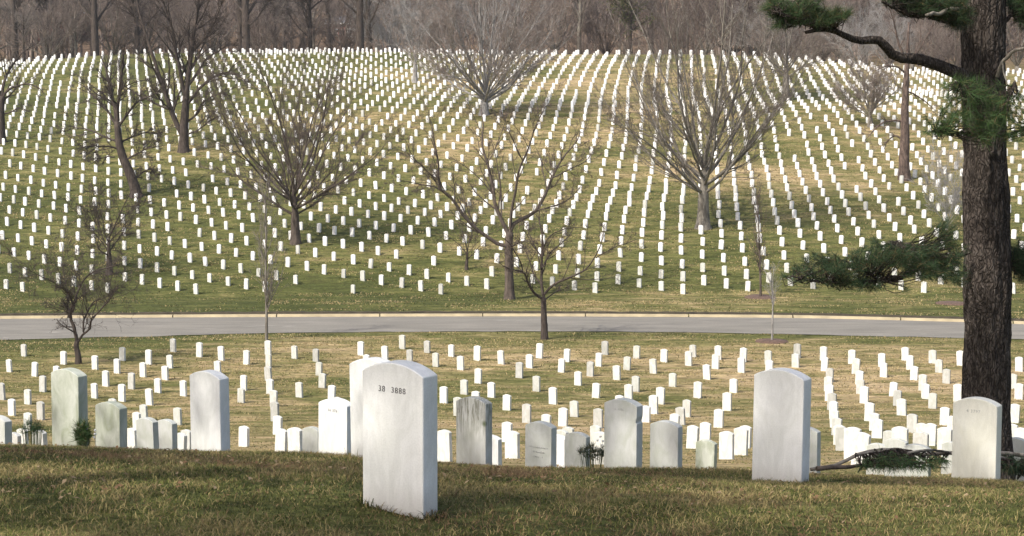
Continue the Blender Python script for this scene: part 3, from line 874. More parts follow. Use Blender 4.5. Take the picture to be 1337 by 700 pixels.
make_tree('roadsap', 'sapling', 'tall thin bare sapling standing at the near road edge behind the lawn rows', [
    ([(348, 445), (348, 415), (347.5, 385), (347, 350), (347, 315), (346, 285), (347, 250), (348, 238)], 0, .07, .012)],
    None, [dict(k=54, ang=.55, asd=.12, lf=.27, up=.12, wander=.07, thick=True, s=4, p=5, t0=.16, t1=.98, rf=.4, taper=.45, lsd=.3),
           dict(k=4, ang=.5, asd=.15, lf=.5, up=.08, wander=.1, s=3, p=4, rf=.5), dict(k=3, ang=.5, lf=.5, s=3, p=3, rf=.6)], MG, minr=.006, flare=.2, jit=.012)
make_tree('sap', 'sapling', 'short pale sapling in a dark mulch ring on the lawn side of the road', [
    ([(1008, 447), (1008.5, 425), (1009, 400), (1009, 375), (1010, 352)], 0, .055, .01)],
    None, [dict(k=26, ang=.6, asd=.12, lf=.30, up=.12, wander=.06, thick=True, s=4, p=5, t0=.42, t1=.98, rf=.4, taper=.4, lsd=.2),
           dict(k=4, ang=.5, asd=.15, lf=.5, up=.08, wander=.08, s=3, p=4, rf=.5), dict(k=2, ang=.5, lf=.5, s=3, p=3, rf=.6)], MP, minr=.005, flare=.2, jit=.006)
make_tree('mulchsap', 'sapling', 'taller reddish twiggy sapling in a mulch ring beyond the road at the slope foot', [
    ([(993, 390), (993, 370), (992, 345), (991, 315), (990, 285), (988, 255)], 0, .075, .012)],
    None, [dict(k=34, ang=.42, asd=.1, lf=.30, up=.12, wander=.06, thick=True, s=4, p=5, t0=.2, t1=.98, rf=.4, taper=.45, lsd=.2),
           dict(k=5, ang=.45, asd=.15, lf=.5, up=.08, wander=.08, s=3, p=4, rf=.5), dict(k=4, ang=.5, lf=.55, s=3, p=3, rf=.6)], MR, minr=.008, flare=.2, jit=.01)

# the tree beyond the road behind it
make_tree('pair', 'bare_tree', 'wide bare tree with mossy trunk foot just beyond the road, limbs spreading both ways', [
    ([(665, 392), (665.5, 370), (665, 345), (665, 320), (666, 302)], 0, .27, .22),
    ([(666, 304), (668, 296), (680, 287), (700, 275), (712, 255), (722, 230), (735, 205), (755, 180), (758, 170)], 2.5, .13, .02),
    ([(665, 308), (655, 290), (645, 268), (640, 240), (634, 215), (628, 190), (630, 165), (626, 140)], 1.0, .13, .02),
    ([(663, 322), (650, 318), (632, 306), (612, 290), (598, 272), (588, 258), (576, 250), (572, 215), (566, 185), (562, 160)], -2.0, .12, .02),
    ([(666, 300), (667, 280), (672, 255), (678, 225), (690, 195), (700, 165), (712, 140)], -2.5, .10, .015),
    ([(590, 260), (570, 245), (545, 240), (522, 235)], -3.5, .05, .012),
    ([(576, 250), (560, 225), (540, 205), (528, 180)], -1.5, .045, .012),
    ([(665, 325), (676, 318), (686, 316), (700, 318)], -3, .05, .015),
    ([(634, 215), (645, 195), (652, 175), (660, 150)], 2, .045, .012),
    ([(622, 300), (610, 275), (606, 262), (600, 240)], 2, .05, .012),
    ([(722, 232), (745, 222), (765, 212), (780, 190)], 3, .045, .012),
    ([(700, 275), (722, 270), (745, 258), (760, 240)], 3.5, .05, .012),
], None, LV(12, 7, 5, 2, a=.65, lf=.36, up=.05), (M_BARK_BROWN, M_TW_RED), minr=.008, flare=.5, jit=.04)

vase('small', 'bare_tree', 'smallest dark bare tree on the slope, close behind the wide tree beyond the road', 4.6, .65, 9, .95, .11,
     LV(6, 4, 3, 2, a=.6, lf=.42), MD, minr=.009, lw=.1)
vase('vase_r', 'fan_shaped_tree', 'largest grey barked fan shaped bare tree, on the slope right of centre', 21, 2.4, 22, 1.22, .46,
     LV(12, 6, 4, 3, a=.5, lf=.36, up=.05, w=.14), (M_BARK_GREY, M_TW_RED), minr=.009, flare=.55, sp_min=.05, lw=.085, lup=.075, low=3)
vase('vase_l', 'fan_shaped_tree', 'reddish brown fan shaped bare tree with upright stems, on the slope left of centre', 15.6, 1.9, 20, 1.2, .33,
     LV(12, 6, 4, 3, a=.52, lf=.36, up=.05, w=.15), (M_BARK_BROWN, M_TW_RED), minr=.009, flare=.4, sp_min=.05, lw=.10, lup=.065, low=3)
vase('sprawl', 'bare_tree', 'sprawling dark bare tree on the slope directly behind the little crooked tree', 6.2, 1.2, 8, 1.05, .2,
     LV(10, 7, 5, 2, a=.7, lf=.45, up=.03, w=.14), MD, minr=.010, lw=.1)

make_tree('thick', 'bare_tree', 'dark thick stemmed bare tree with dense low side branches, left part of the slope', [
    ([(178, 258), (176, 246), (172, 234), (167, 222), (162, 210), (158, 197), (155, 180), (153, 158)], 0, .40, .22),
    ([(153, 160), (148, 135), (141, 105), (134, 80), (128, 62)], 1.5, .16, .02),
    ([(154, 158), (156, 130), (160, 100), (163, 75), (165, 52)], -1.5, .15, .02),
    ([(152, 165), (140, 145), (125, 128), (112, 115), (100, 108)], 2, .12, .02),
    ([(155, 165), (168, 145), (182, 130), (200, 122), (212, 108)], -2, .11, .02),
    ([(153, 185), (135, 178), (118, 170), (98, 168), (85, 172)], 2.5, .09, .02),
    ([(156, 195), (140, 192), (118, 192), (98, 196)], -2.5, .08, .02),
    ([(156, 188), (172, 178), (190, 172), (210, 172)], 2.5, .08, .02),
    ([(160, 212), (178, 200), (195, 192), (215, 188)], -2, .08, .02),
    ([(174, 235), (185, 228), (196, 224), (204, 230)], 1.5, .08, .02),
    ([(150, 205), (138, 205), (126, 210), (116, 216)], 1.5, .06, .02),
], None, LV(16, 8, 5, 2, a=.62, lf=.38, up=.03), MD, minr=.011, jit=.05)

make_tree('fork', 'bare_tree', 'tall dark bare tree with its trunk forked in a V near the ground, upper left', [
    ([(240, 199), (240, 185), (240, 165), (242, 145), (243, 125)], 0, .42, .28),
    ([(238, 176), (230, 160), (222, 140), (214, 118), (206, 95), (199, 72), (190, 45), (182, 15), (176, -20)], 2.0, .24, .04),
    ([(243, 127), (246, 100), (250, 70), (254, 40), (258, 10), (262, -30)], 0, .24, .05),
    ([(243, 130), (236, 100), (230, 70), (226, 40), (215, 10), (205, -25)], -2.5, .18, .03),
    ([(245, 135), (258, 118), (275, 103), (295, 96), (310, 100), (322, 108)], -3, .15, .02),
    ([(247, 110), (262, 90), (272, 75), (290, 65), (305, 55)], 3, .13, .02),
    ([(242, 160), (256, 150), (266, 135), (285, 126), (300, 128)], 2, .10, .02),
    ([(243, 176), (258, 170), (272, 160), (292, 150)], -2, .08, .02),
    ([(222, 142), (212, 132), (204, 118), (198, 104)], -2, .08, .02),
    ([(206, 95), (192, 85), (180, 70), (165, 58)], 2, .09, .02),
    ([(250, 70), (265, 50), (280, 25), (292, -5)], -3, .12, .02),
], None, LV(16, 8, 5, 2, a=.6, lf=.38, up=.03), MD, minr=.012, jit=.06)
make_tree('edge', 'bare_tree', 'dark bare tree at the very left edge, branches reaching right over the rows', [
    ([(2, 187), (2, 165), (1, 145), (3, 125)], 0, .38, .26),
    ([(3, 130), (10, 118), (22, 112), (35, 110), (48, 113), (58, 120)], -2, .13, .02),
    ([(2, 128), (6, 105), (14, 88), (25, 72), (40, 60)], 2, .15, .03),
    ([(1, 128), (-6, 100), (-14, 75), (-18, 40)], 0, .2, .03),
    ([(3, 150), (14, 146), (26, 142), (40, 146)], -1, .08, .02),
    ([(3, 140), (8, 128), (16, 122), (30, 98)], 1, .1, .02),
], None, LV(10, 5, 4, 2, a=.65, lf=.38, up=.03), MD, minr=.012, jit=.05)

vase('pale', 'fan_shaped_tree', 'broad pale grey fan shaped bare tree near the crest, left of centre top', 17.0, 1.2, 24, 1.2, .45,
     LV(12, 7, 5, 2, a=.45, lf=.38, up=.03, w=.12), (M_BARK_PALE, M_TW_MAUVE), minr=.014, flare=.4, sp_min=.05, lw=.07, lup=.05)
vase('palesmall', 'bare_tree', 'smaller pale bare tree left of the broad pale fan shaped tree', 10, 1.7, 11, .7, .28,
     LV(8, 5, 4, 2, a=.5, lf=.38), MP, minr=.014)
vase('topright', 'bare_tree', 'grey round crowned bare tree near the crest, under the high pine bough', 12, 2.2, 15, 1.0, .4,
     LV(11, 7, 5, 2, a=.5, lf=.4, up=.03), (M_BARK_GREY, M_TW_MAUVE), minr=.013)
make_tree('snag', 'tall_bare_tree', 'straight reddish brown trunk behind the high pine bough, drooping side branches', [
    ([(1181, 236), (1180, 210), (1181, 180), (1181, 150), (1182, 120), (1183, 95), (1184, 70), (1186, 30)], 0, .46, .05),
    ([(1179, 158), (1165, 158), (1150, 162), (1138, 172), (1128, 184)], -1, .10, .02),
    ([(1178, 182), (1168, 178), (1160, 182), (1155, 192)], 1, .08, .02),
    ([(1186, 120), (1198, 125), (1212, 135), (1222, 145)], 1, .07, .02),
    ([(1184, 86), (1196, 70), (1208, 50), (1220, 25)], 2, .1, .02),
    ([(1182, 95), (1172, 88), (1158, 86), (1145, 92)], -2, .08, .02),
    ([(1183, 80), (1175, 60), (1168, 30), (1160, 0)], -1, .11, .02),
], None, LV(9, 5, 4, 2, a=.6, lf=.36), (M_BARK_RED, M_TW_MAUVE), minr=.011, jit=.04, flare=.25)
vase('thorn', 'bare_tree', 'low twiggy grey bare tree left of the reddish trunk on the upper right slope', 7.5, .8, 16, 1.05, .25,
     LV(10, 7, 5, 2, a=.55, lf=.45), (M_BARK_GREY, M_TW_MAUVE), minr=.012)
vase('shrub', 'bare_shrub', 'pale many stemmed bare shrub on the slope close left of the big pine trunk', 6.2, .3, 14, .8, .09,
     LV(8, 5, 4, 2, a=.4, lf=.42), MP, minr=.010, cat='shrub')

# mulch rings
def mulch(key, r, label):
    x, y = TREES_AT[key]; g = Geo()
    n = 28; rows = []
    rg = np.random.default_rng(3)
    for q, (f, hh) in enumerate(((1.0, .012), (.9, .05), (.6, .09), (.2, .10), (0.02, .10))):
        a = np.arange(n) / n * 2 * np.pi
        rr = r * f * (1 + (rg.random(n) - .5) * .10)
        X = x + rr * np.cos(a); Y = y + rr * np.sin(a) * 1.0
        rows.append(np.stack([X, Y, zf(X, Y) + hh - (.05 if q == 0 else 0)], 1))
    V = np.concatenate(rows)
    F = [(q * n + i, q * n + (i + 1) % n, (q + 1) * n + (i + 1) % n, (q + 1) * n + i) for q in range(len(rows) - 1) for i in range(n)]
    z = zg(x, y); g.add(V, F)
    zz = .2 * float(1 - sstep(95, 99, y)) if y > 91 else 0
    o = link('mulch_ring', g.mesh('mulch_ring', (x, y, z), True), M_MULCH, None, (x, y, z + zz)); tag(o, label, 'mulch')
mulch('sap', .85, 'dark mulch ring round the short pale sapling beside the road')
mulch('mulchsap', 1.0, 'reddish mulch ring round the taller twiggy sapling at the slope foot')
TREES_AT['pinemulch'] = on_ground(1243, 401, 88, 110); mulch('pinemulch', 1.0, 'reddish mulch patch beyond the road just left of the pine trunk')

# ------------------------------------------------------------------ trees beyond the crest and the far wooded bank
def tree_proto(seed, h, kind, mats, minr):
    rng = np.random.default_rng(seed); gt, gw = Geo(), Geo()
    fork = h * (.22 if kind == 'tall' else .12)
    t = np.linspace(0, 1, 8)[:, None]
    P0 = np.array([0, 0, -1.5]) * (1 - t) + np.array([rng.normal(0, .2), rng.normal(0, .2), h * (.75 if kind == 'tall' else fork / h)]) * t + rng.normal(0, .08, (8, 3)) * t
    r0 = h * .024
    tubes(gt, P0[None], np.linspace(r0 * 1.15, r0 * (.35 if kind == 'tall' else .8), 8)[None], 9, True)
    nl = 14 if kind == 'tall' else 12
    S = []; D = []; L = []; RR = []
    for q in range(nl):
        az = q * 2.39996 + rng.normal(0, .3)
        if kind == 'tall':
            f = rng.uniform(.28, .98); th = rng.uniform(.55, 1.1) * (1.15 - .5 * f); s = P0[0] * 0
            i = f * 7; k = min(int(i), 6); s = P0[k] + (P0[k + 1] - P0[k]) * (i - k)
            l = h * .48 * (1.15 - f * .6)
        else:
            th = .12 + .75 * math.sqrt((q + .5) / nl); s = P0[-1]; l = h * .8 * (1 - .25 * q / nl)
        S.append(s); D.append((math.cos(az) * math.sin(th), math.sin(az) * math.sin(th), math.cos(th))); L.append(l * rng.uniform(.8, 1.1)); RR.append(r0 * rng.uniform(.28, .42))
    P, Rr = grow(np.array(S), np.array(D), np.array(L), np.array(RR), rng, 9, .08, .03, .12)
    tubes(gt, P, Rr, 5)
    for k, lf, s, rf in ((9, .42, 3, .45), (6, .5, 3, .5), (4, .55, 3, .6)):
        S, D, L, rr = spawn(P, Rr, rng, k, .15, 1, .55, .2, lf, .3, rf, .4)
        P, Rr = grow(S, D, L, np.maximum(rr, minr), rng, 4, .13, .04, .4)
        tubes(gw, P, np.maximum(Rr, minr * .7), s)
    a = gt.mesh('trunk', smooth=True); b = gw.mesh('twigs')
    a.materials.append(mats[0]); b.materials.append(mats[1])
    return a, b

PROT = [tree_proto(1, 21, 'tall', MD, .022), tree_proto(2, 18, 'round', (M_BARK_GREY, M_TW_MAUVE), .024), tree_proto(3, 22, 'tall', (M_BARK_BROWN, M_TW_GREY), .024),
        tree_proto(4, 17, 'round', (M_BARK_BROWN, M_TW_RED), .024), tree_proto(5, 20, 'round', MP, .024), tree_proto(6, 19, 'tall', (M_BARK_GREY, M_TW_MAUVE), .024)]
KINDS = ['tall dark bare tree', 'round mauve grey bare tree', 'tall brown bare tree', 'round reddish bare tree', 'round pale bare tree', 'tall mauve grey bare tree']
crest = []
def put_crest(px, d, k, s=1.0, dy=0):
    X, _ = ray(px, 72); x = X * d
    crest.append((px, x, d, k, s))
for a in [(322, 237, 0, 1.25), (314, 243, 0, .95), (470, 237, 0, 1.2), (483, 242, 2, .9), (125, 241, 0, 1.1), (20, 246, 0, 1.1), (60, 252, 2, 1.0), (150, 250, 1, .9), (95, 262, 5, .8),
          (190, 256, 1, .9), (228, 258, 1, .8), (275, 262, 1, .9), (360, 270, 2, .8), (395, 278, 2, .8), (430, 262, 2, .9), (515, 250, 4, .75), (560, 256, 1, .9),
          (590, 262, 1, 1.0), (640, 252, 4, .9), (690, 256, 1, .95), (725, 264, 1, 1.0), (755, 258, 5, .9), (790, 262, 3, .8), (850, 262, 2, .9), (880, 258, 3, .95),
          (920, 252, 1, .9), (955, 262, 3, 1.0), (985, 256, 1, .9), (1010, 266, 3, .9), (1040, 254, 1, .95), (1075, 260, 3, .9), (1100, 250, 1, .9), (1130, 256, 5, .95),
          (1160, 262, 3, 1.0), (1190, 252, 1, .9), (1225, 258, 3, .95), (1250, 250, 1, .9), (1290, 260, 3, .9), (1330, 252, 1, 1.0), (-20, 256, 1, .9), (1000, 240, 4, .55), (1120, 236, 4, .5), (1210, 238, 1, .5), (1245, 234, 3, .45), (700, 243, 1, .45), (760, 246, 3, .4), (505, 243, 4, .5), (245, 245, 1, .5), (30, 240, 2, .5), (62, 243, 1, .6), (84, 250, 3, .6), (74, 268, 2, .8), (100, 246, 5, .55), (446, 252, 3, .5), (456, 262, 1, .7), (380, 250, 3, .5), (410, 256, 5, .6), (340, 254, 1, .55), (180, 247, 0, .9), (405, 250, 0, .75), (665, 262, 0, .8), (560, 268, 0, 1.0), (975, 248, 0, .8), (575, 240, 1, .5), (820, 250, 2, .7), (865, 244, 1, .45), (900, 240, 3, .5), (1060, 243, 1, .5), (1160, 240, 4, .5)]:
    put_crest(*a)
crest.sort()
cnt = {}
for i, (px, x, d, k, s) in enumerate(crest):
    q = cnt.get(k, 0); cnt[k] = q + 1
    tot = sum(1 for c in crest if c[3] == k)
    word = ['leftmost', 'second from left', 'third from left', 'fourth from left', 'fifth from left', 'sixth from left', 'seventh from left', 'eighth from left', 'ninth from left', 'tenth from left', 'eleventh from left', 'twelfth from left', 'thirteenth from left'][q] if q < 13 else ['rightmost', 'second from right', 'third from right', 'fourth from right', 'fifth from right', 'sixth from right', 'seventh from right', 'eighth from right', 'ninth from right', 'tenth from right', 'eleventh from right', 'twelfth from right', 'thirteenth from right', 'fourteenth from right'][tot - 1 - q]
    rr = random.Random(i * 13 + 5)
    root = empty('woodland_tree', (x, d, zg(x, d))); root.rotation_euler.z = rr.uniform(0, 6.28); root.scale = (s, s, s * rr.uniform(.93, 1.07))
    tag(root, f"{KINDS[k]} beyond the crest, {word} of its kind", 'tree', 'bare trees beyond the crest')
    for nm, me in zip(('trunk', 'twigs'), PROT[k]):
        o = bpy.data.objects.new(nm, me); COL.objects.link(o); o.parent = root

# the far wooded bank, one uncountable mass
def far_wood():
    rng = np.random.default_rng(77)
    for q, (nm, mt, mat_i) in enumerate((('grey_woodland', (M_BARK_GREY, M_TW_MAUVE), 0), ('brown_woodland', (M_BARK_BROWN, M_TW_RED), 1))):
        g, gt = Geo(), Geo()
        n = 430
        y = 270 + rng.random(n) ** 1.25 * 270; x = (rng.random(n) * 2 - 1) * (.36 * y + 8)
        z = zf(x, y)
        hh = rng.uniform(12, 19, n)
        B = np.stack([x, y, z - 1], 1)
        P, Rr = grow(B, np.tile([0, 0, 1.], (n, 1)), hh * .8, hh * .016, rng, 6, .05, .2, .3)
        tubes(gt, P, Rr, 5)
        for k, lf, ang, minr in ((11, .5, .6, .05), (6, .45, .55, .035), (5, .5, .6, .03)):
            S, D, L, rr = spawn(P, Rr, rng, k, .18, 1, ang, .2, lf, .25, .5, .4)
            P, Rr = grow(S, D, L, np.maximum(rr, minr), rng, 4, .12, .04, .5)
            tubes(g, P, np.maximum(Rr, minr * .7), 3)
        g2 = Geo(); g2.V = gt.V + g.V
        g2.F = {}
        for kf, v in gt.F.items(): g2.F.setdefault(kf, []).extend(v)
        for kf, v in g.F.items(): g2.F.setdefault(kf, []).extend([f + gt.n for f in v])
        g2.n = gt.n + g.n
        o = link('far_woodland', g2.mesh('far_woodland'), mt[1])
        tag(o, ('greyish mauve' if q == 0 else 'reddish brown') + ' mass of bare trees covering the distant bank', 'woodland', kind='stuff')
far_wood()

# ------------------------------------------------------------------ needles
def needles(g, tone, C, U, rng, K=16, ln=(.07, .12), w=.004, base=(.045, .08, .028), var=.35, spread=.9):
    """K flat blades from each centre C along U"""
    n = len(C)
    D = unit(U[:, None, :] + rng.normal(0, spread, (n, K, 3)) * np.array([1, 1, .8]))
    L = rng.uniform(*ln, (n, K, 1))
    side = unit(np.cross(D, rng.normal(size=(n, K, 3)))) * w * .5
    c = C[:, None, :]
    mid = c + D * L * .55 ; tipp = c + D * L + np.array([0, 0, -1]) * L * .12
    V = np.stack([c - side, c + side, tipp], 2).reshape(-1, 3)
    g.add(V, np.arange(n * K * 3).reshape(-1, 3))
    col = np.array(base) * (1 + rng.uniform(-var, var, (n, K, 1))) * np.array([1, 1, 1])
    warm = rng.random((n, K, 1)) < .08
    col = np.where(warm, np.array([.16, .11, .05]), col)
    tone.append(np.repeat(col.reshape(-1, 3), 3, 0))

def add_tone(me, tone):
    a = me.color_attributes.new('tone', 'FLOAT_COLOR', 'POINT')
    T = np.concatenate(tone); T = np.concatenate([T, np.ones((len(T), 1))], 1).astype(np.float32)
    a.data.foreach_set('color', T.ravel())

# ------------------------------------------------------------------ the big pine
PX, PD = 1284.5, 22.0
pX = ray(PX, 600)[0] * PD; pz = zg(pX, PD)
pine = empty('pine_tree', (pX, PD, pz)); tag(pine, 'big dark pine with furrowed trunk filling the right side of the picture', 'tree')
def pine_trunk(o, x, y, z, r, h, edges=None):
    k, rows = 90, 150
    zz = np.linspace(-.6, h, rows)
    a = np.arange(k) / k * 2 * np.pi
    A, Z = np.meshgrid(a, zz, indexing='xy')
    rr = r * (1 - .34 * np.clip(Z / h, 0, 1)) * (1 + .28 * np.exp(-np.clip(Z, 0, 9) / .45))
    # gentle waist and swellings seen on the trunk
    rr = rr * (1 + .03 * np.sin(Z * 2.1 + 1) + .02 * np.sin(Z * 5.3))
    na = A * 9
    rid = np.abs(vnoise(na * 1.6 + vnoise(na, Z * 2.2, 4) * 1.5, Z * 3.1, 9) - .5) * 2
    rid2 = np.abs(vnoise(na * 3.4, Z * 7.5, 12) - .5) * 2
    rr = rr - r * .11 * (1 - rid) ** 3 - r * .035 * (1 - rid2)
    X = x + rr * np.cos(A) + .04 * np.sin(Z * .7) - .022 * Z; Y = y + rr * np.sin(A)
    V = np.stack([X, Y, Z + z], -1).reshape(-1, 3)
    i = (np.arange(rows - 1) * k)[:, None]; j = np.arange(k)[None]; j2 = (np.arange(k) + 1)[None] % k
    F = np.stack([i + j, i + j2, i + k + j2, i + k + j], -1).reshape(-1, 4)
    return V, F
V, F = pine_trunk(None, 0, 0, 0, .335, 15)
# bulge on the right and small burls on the front
def bulge(V, c, rad, amt):
    d = np.linalg.norm((V - np.array(c)) / np.array(rad), axis=1); k = np.clip(1 - d, 0, 1) ** 1.5
    ax = unit(np.stack([V[:, 0], V[:, 1], np.zeros(len(V))], 1)); return V + ax * (k * amt)[:, None]
def zpx(py): return ray(PX, py)[1] * PD - pz
V = bulge(V, (.33, 0, zpx(432)), (.2, .2, .28), .06)
V = bulge(V, (-.02, -.33, zpx(305)), (.1, .12, .12), .05); V = bulge(V, (-.02, -.37, zpx(305)), (.035, .12, .05), -.06)
V = bulge(V, (-.06, -.33, zpx(440)), (.1, .12, .12), .04); V = bulge(V, (.1, -.33, zpx(428)), (.12, .12, .12), .05); V = bulge(V, (0.02, -.33, zpx(235)), (.1, .12, .12), .05)
tr = link('trunk', mesh_fast('trunk', V, [F], True), M_PINE_BARK, pine)
prng = np.random.default_rng(41)

def pine_branch(pts, d, dy, r0, r1, nm='branch', mat=M_PINE_BARK, par=None, jit=.012, n=18):
    P, r = limb_line(pts, d, dy, r0, r1, n, jit)
    g = Geo(); tubes(g, P[None], r[None], 8, True)
    par = par or pine
    link(nm, g.mesh(nm, par.location, True), mat, par)
    return P

def clump(parent, ells, d, branchP, dens=1.0, base=(.04, .075, .03), K=24, ln=(.09, .17), w=.0038, dep=.35, droop=0, name='needles'):
    """ells: (px,py,rx,ry,count) ellipses in photo pixels round real twigs at distance d"""
    C = []; pxm = F0 / d
    for e in ells:
        cx, cy, rx, ry, n = e[:5]; dd = e[5] if len(e) > 5 else 0
        n = int(n * dens)
        q = unit(prng.normal(size=(n, 3))) * (prng.random((n, 1)) ** .45)
        c = at(cx, cy, d + dd)
        C.append(np.array(c) + q * np.array([rx / pxm, dep, ry / pxm]))
    C = np.concatenate(C)
    gt = Geo()
    # each tuft sits on a twig that runs back to the closest part of its branch
    j = np.argmin(np.linalg.norm(C[:, None] - branchP[None], axis=2) + prng.uniform(0, .12, (len(C), len(branchP))), axis=1)
    A = branchP[j]; mid = (A + C) / 2 + prng.normal(0, .03, C.shape) - np.array([0, 0, .03])
    P = np.stack([A, (A + mid) / 2 + prng.normal(0, .015, C.shape), mid, (mid + C) / 2 + np.array([0, 0, -.005]), C], 1)
    tubes(gt, P, np.tile(np.array([.008, .007, .0055, .0045, .003]), (len(C), 1)), 3)
    link('twigs', gt.mesh('twigs', parent.location), M_PINE_BARK, parent)
    U = unit(C - mid) * .8 + np.array([0, 0, .25 - droop])
    g = Geo(); tone = []
    needles(g, tone, C, U, prng, K, ln, w, base)
    needles(g, tone, C - unit(C - mid) * .05, U, prng, K // 2, ln, w, tuple(k * 1.25 for k in base))
    me = g.mesh(name, parent.location); add_tone(me, tone)
    link(name, me, M_NEEDLE, parent)

bA = pine_branch([(1262, 101), (1245, 92), (1225, 84), (1205, 77), (1188, 76), (1172, 74), (1162, 66), (1155, 54), (1148, 51), (1130, 52), (1112, 50), (1100, 45), (1088, 40), (1068, 38), (1052, 41)], 21.8, -1.2, .088, .02)
bA2 = pine_branch([(1068, 38), (1050, 32), (1030, 24), (1012, 16)], 20.7, -.2, .02, .008)
bA3 = pine_branch([(1090, 41), (1080, 28), (1065, 16), (1048, 4)], 20.8, .2, .018, .008)
clump(pine, [(1020, 12, 24, 17, 120), (1045, 20, 28, 16, 150), (1075, 24, 30, 13, 130), (1095, 20, 14, 9, 50), (1055, 4, 22, 10, 60), (1022, 32, 12, 10, 40), (1008, 8, 12, 10, 40)], 20.7, np.concatenate([bA[-6:], bA2, bA3]), .5, (.040, .070, .026), dep=.3)
bB = pine_branch([(1268, 14), (1245, 12), (1228, 14), (1208, 21), (1190, 20), (1172, 10), (1155, 2)], 21.9, -.9, .05, .012)
clump(pine, [(1180, -4, 32, 14, 130), (1215, 0, 35, 16, 200), (1240, 14, 26, 16, 180), (1250, 30, 12, 8, 45), (1200, 14, 22, 7, 50)], 21.4, bB, .65, (.030, .055, .022), dep=.5)
bC = pine_branch([(1292, 190), (1290, 165), (1284, 145), (1275, 128), (1262, 118), (1245, 112)], 21.62, -1.0, .03, .01)
bC2 = pine_branch([(1290, 165), (1305, 140), (1316, 118), (1324, 104)], 21.55, -.9, .022, .008)
bC3 = pine_branch([(1288, 172), (1262, 172), (1240, 170), (1222, 168)], 21.55, -.7, .022, .008)
bC4 = pine_branch([(1290, 178), (1308, 176), (1326, 172), (1345, 165)], 21.55, -.7, .022, .008)
clump(pine, [(1262, 125, 32, 24, 170), (1285, 150, 34, 32, 240), (1240, 158, 34, 22, 150), (1312, 135, 24, 28, 150), (1322, 165, 24, 22, 110), (1225, 172, 18, 12, 45), (1282, 178, 22, 12, 60), (1245, 112, 14, 16, 40)], 20.8,
      np.concatenate([bC, bC2, bC3, bC4]), .34, (.05, .092, .030), K=20, ln=(.10, .2), dep=.4)
bD = pine_branch([(1262, 329), (1248, 334), (1232, 340), (1212, 345), (1195, 352), (1175, 362), (1150, 366), (1120, 366), (1090, 367), (1060, 366), (1035, 362)], 21.7, -1.2, .042, .008)
bD2 = pine_branch([(1215, 345), (1200, 330), (1180, 322), (1160, 322)], 21.2, -.3, .02, .008)
bD3 = pine_branch([(1150, 366), (1125, 350), (1100, 340), (1075, 340)], 20.7, .3, .018, .008)
bD4 = pine_branch([(1240, 338), (1240, 322), (1236, 305), (1232, 292)], 21.4, .3, .018, .006)
clump(pine, [(1050, 355, 22, 12, 80), (1075, 348, 30, 18, 170), (1105, 350, 30, 20, 220), (1140, 340, 30, 18, 170), (1150, 325, 24, 12, 80), (1175, 335, 30, 18, 200), (1205, 335, 28, 20, 200), (1130, 370, 28, 10, 90), (1100, 368, 30, 9, 80),
            (1225, 350, 28, 20, 190), (1240, 325, 16, 26, 140), (1232, 298, 14, 12, 50), (1245, 360, 14, 12, 60), (1192, 352, 22, 12, 90), (1030, 362, 12, 7, 22), (1178, 378, 10, 5, 10)], 20.8,
      np.concatenate([bD, bD2, bD3, bD4]), .38, (.034, .060, .026), dep=.5)
bE = pine_branch([(1312, 345), (1325, 345), (1340, 343), (1365, 338)], 22.0, .3, .035, .015)
clump(pine, [(1330, 335, 14, 22, 90), (1345, 350, 22, 28, 150), (1370, 340, 25, 25, 80)], 22.1, bE, 1.0, (.032, .06, .026), dep=.4)
bF = pine_branch([(1310, 30), (1325, 22), (1345, 12)], 22.0, .2, .03, .015)
clump(pine, [(1332, 5, 14, 16, 80), (1345, 20, 16, 18, 80)], 22.1, bF, 1.0, (.04, .075, .03), dep=.4)
pine_branch([(1302, 100), (1306, 86), (1312, 74), (1322, 64), (1337, 60), (1355, 58)], 21.75, -.6, .028, .014, mat=M_BARK_GREY, nm='dead_branch')
pine_branch([(1308, 80), (1312, 95), (1318, 108), (1322, 116)], 21.5, -.1, .014, .005, mat=M_BARK_GREY, nm='dead_branch')
pine_branch([(1255, 11), (1240, 14), (1225, 19), (1208, 21)], 21.2, -.4, .03, .02, mat=M_BARK_GREY, nm='dead_branch')

# the crown above the picture and unseen pines put in at left shade the ridge
def crown(root, x, y, z, h, r0, zlow, rad, nb, seed, tuft=26, ln=(.22, .42), w=.022, base=(.035, .07, .027)):
    rng = np.random.default_rng(seed)
    S = []; D = []; L = []
    for q in range(nb):
        f = (q + .5) / nb; az = q * 2.39996 + rng.normal(0, .2)
        zz = z + zlow + (h - zlow) * f
        l = rad * (1.0 - .7 * f ** 1.6) * rng.uniform(.75, 1.05); th = 1.45 - .5 * f
        S.append((x, y, zz)); D.append((math.cos(az) * math.sin(th), math.sin(az) * math.sin(th), math.cos(th))); L.append(l)
    P, Rr = grow(np.array(S), np.array(D), np.array(L), np.array([.075 * (1 - .5 * (q / nb)) for q in range(nb)]), rng, 9, .08, .02, .25)
    g = Geo(); tubes(g, P, Rr, 6)
    S, D, L, rr = spawn(P, Rr, rng, 12, .2, 1, .8, .2, .33, .2, .45, .35)
    P2, R2 = grow(S, D, L, rr, rng, 5, .1, .05, .3); tubes(g, P2, R2, 4)
    link('branches', g.mesh('branches', root.location), M_PINE_BARK, root)
    n = len(P2) * 7
    i = rng.integers(0, len(P2), n); t = rng.integers(2, 6, n)
    C = P2[i, t] + rng.normal(0, .12, (n, 3))
    gg = Geo(); tone = []
    needles(gg, tone, C, unit(P2[i, t] - P2[i, t - 1]) + np.array([0, 0, .3]), rng, tuft, ln, w, base)
    me = gg.mesh('needles', root.location); add_tone(me, tone); link('needles', me, M_NEEDLE, root)
crown(pine, pX, PD, pz, 16.5, .3, 7.7, 6.6, 26, 3)
